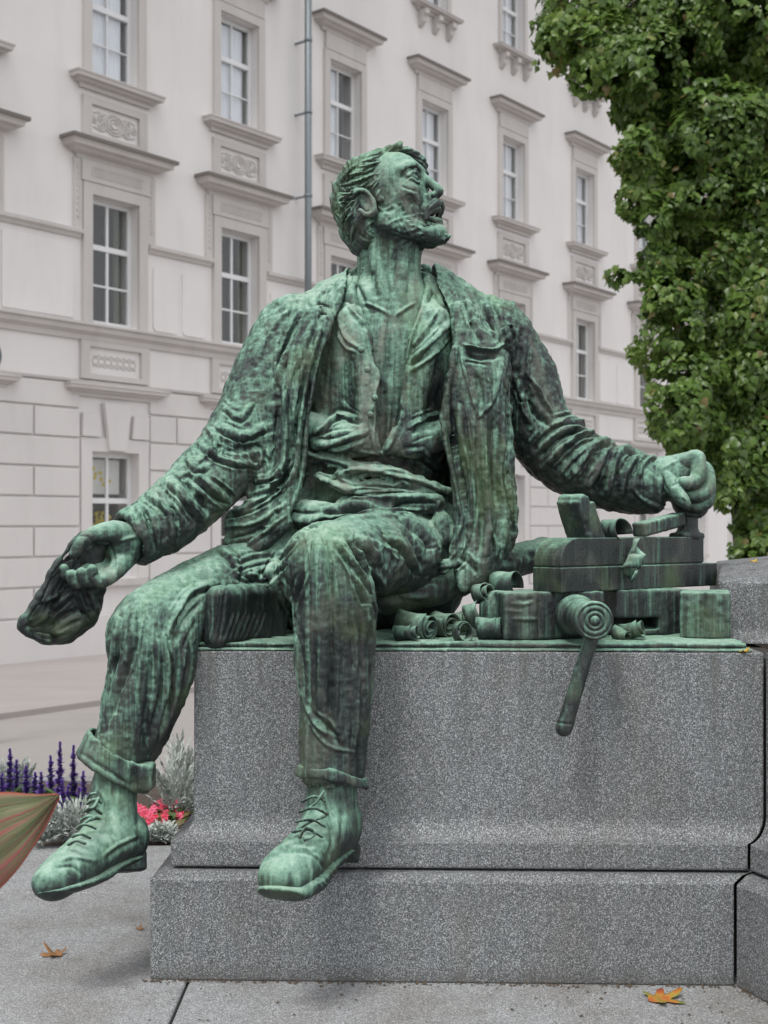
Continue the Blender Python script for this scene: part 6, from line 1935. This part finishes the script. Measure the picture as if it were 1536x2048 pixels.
BL = [(1160, 40, 95, -.1), (1115, 85, 48, -.2), (1215, 110, 85, -.3), (1290, 60, 130, .1), (1300, 150, 90, -.35), (1400, 60, 150, 0), (1500, 40, 160, -.3), (1560, 150, 170, 0),
      (1290, 215, 45, -.2), (1300, 270, 60, -.3), (1285, 330, 62, -.45), (1280, 385, 58, -.4), (1360, 300, 105, -.1), (1440, 260, 115, -.5), (1400, 400, 120, -.2), (1530, 320, 140, -.2), (1560, 450, 130, -.4),
      (1320, 450, 65, -.35), (1335, 520, 68, -.3), (1440, 520, 110, -.3), (1245, 553, 20, -.3), (1275, 548, 22, -.3), (1335, 600, 65, -.5), (1350, 680, 72, -.45), (1430, 640, 110, -.1), (1540, 600, 140, -.3),
      (1370, 760, 78, -.5), (1385, 835, 78, -.45), (1460, 760, 105, -.2), (1560, 760, 130, -.4), (1425, 890, 60, -.3), (1500, 880, 100, -.3), (1480, 960, 60, -.4), (1560, 960, 100, -.2), (1515, 1040, 60, -.3), (1540, 1110, 66, -.35), (1600, 1050, 90, -.1), (1590, 1150, 80, -.2)]
cen = np.array([TW(a, b, dy) for a, b, r, dy in BL]); rad = np.array([r * SC for _, _, r, _ in BL]) * .93
per = rad ** 2; per = per / per.sum()
NL = 92000
which = rng.choice(len(BL), NL, p=per)
dirs = rng.normal(size=(NL, 3)); dirs /= np.linalg.norm(dirs, axis=1, keepdims=True)
rr = rng.uniform(.55, 1.0, NL) ** .5
P = cen[which] + dirs * (rad[which] * rr)[:, None]
P[:, 1] = cen[which][:, 1] + (P[:, 1] - cen[which][:, 1]) * 1.0
P += dirs * (.16 * noise3(P[:, 0] * 5, P[:, 1] * 5, P[:, 2] * 5, 105))[:, None]
# gaps and clumps
cl = noise3(P[:, 0] * 3.2, P[:, 1] * 3.2, P[:, 2] * 3.2, 101) + .55 * noise3(P[:, 0] * 8, P[:, 1] * 8, P[:, 2] * 8, 102)
keep = (cl > -.50) & (P[:, 2] > -.4)
P, dirs, which, cl = P[keep], dirs[keep], which[keep], cl[keep]
nl = len(P)
# leaf frame: blade hangs down and outward
out = dirs * .8 + rng.normal(size=(nl, 3)) * .45 + np.array([0, -.25, .45])
out /= np.linalg.norm(out, axis=1, keepdims=True)
down = np.array([0, 0, -1.0]) + rng.normal(size=(nl, 3)) * .5 + dirs * .3
ax = down - out * (down * out).sum(1)[:, None]
ax /= np.linalg.norm(ax, axis=1, keepdims=True)
sd = np.cross(out, ax)
sz = rng.uniform(.024, .050, nl) * (1 + .25 * noise3(P[:, 0] * 4, P[:, 1] * 4, P[:, 2] * 4, 104))
shape = np.array([(0, -.75, 0), (.62, -.50, -.10), (.80, .0, -.16), (.42, .35, -.08), (0, 1.1, -.10), (-.42, .35, -.08), (-.80, .0, -.16), (-.62, -.50, -.10), (0, 0, .10)])
Vl = (P[:, None, :] + sz[:, None, None] * (shape[None, :, 0:1] * sd[:, None, :] + shape[None, :, 1:2] * ax[:, None, :] + shape[None, :, 2:3] * out[:, None, :])).reshape(-1, 3)
fan = np.array([(8, i, (i + 1) % 8) for i in range(8)])
Fl = (np.arange(nl)[:, None, None] * 9 + fan[None]).reshape(-1, 3)
me = bpy.data.meshes.new('ivy_foliage')
me.vertices.add(len(Vl)); me.vertices.foreach_set('co', Vl.astype(np.float32).ravel())
me.loops.add(len(Fl) * 3); me.loops.foreach_set('vertex_index', Fl.astype(np.int32).ravel())
me.polygons.add(len(Fl)); me.polygons.foreach_set('loop_start', np.arange(0, len(Fl) * 3, 3, dtype=np.int32)); me.polygons.foreach_set('loop_total', np.full(len(Fl), 3, np.int32))
me.update(calc_edges=True)
tint = np.clip(.42 + .22 * rng.normal(size=nl) + .25 * noise3(P[:, 0] * 2, P[:, 1] * 2, P[:, 2] * 2, 103), 0, .96)
tint[rng.uniform(size=nl) > .985] = 1.0
av = me.attributes.new('tint', 'FLOAT', 'FACE'); av.data.foreach_set('value', np.repeat(tint, 8).astype(np.float32))
cr_ = link_mesh('crown', me, M_IVY, tree)
cr_['kind'] = 'stuff'
# trunk and limbs
def limb(name, nodes, parent):
    N = catmull([np.append(TW(a, b, dy), r * SC) for a, b, r, dy in nodes], 4)
    V, F = [], []
    for k, nd in enumerate(N):
        for i in range(10):
            a = 2 * math.pi * i / 10
            rw = nd[3] * (1 + .12 * math.sin(3 * a + k))
            V.append((nd[0] + rw * math.cos(a), nd[1] + rw * math.sin(a), nd[2]))
    for k in range(len(N) - 1):
        for i in range(10):
            F.append((k * 10 + i, k * 10 + (i + 1) % 10, k * 10 + 10 + (i + 1) % 10, k * 10 + 10 + i))
    return from_arrays(name, V, F, M_BARK, parent, True)
tr = limb('trunk', [(1530, 1480, 52, .1), (1520, 1150, 46, .1), (1490, 800, 42, .1), (1470, 450, 36, .1), (1450, 100, 28, .1), (1450, -200, 18, .1)], tree)
limb('branch', [(1470, 450, 20, .1), (1400, 250, 13, -.1), (1290, 120, 9, -.2), (1170, 60, 5, -.2)], tree)
limb('branch', [(1480, 600, 18, .1), (1400, 420, 12, -.1), (1370, 160, 8, -.3)], tree)
limb('branch', [(1470, 500, 20, .1), (1540, 300, 13, 0), (1600, 120, 8, -.1)], tree)
limb('branch', [(1490, 800, 16, .1), (1420, 680, 10, -.2), (1350, 620, 6, -.4)], tree)
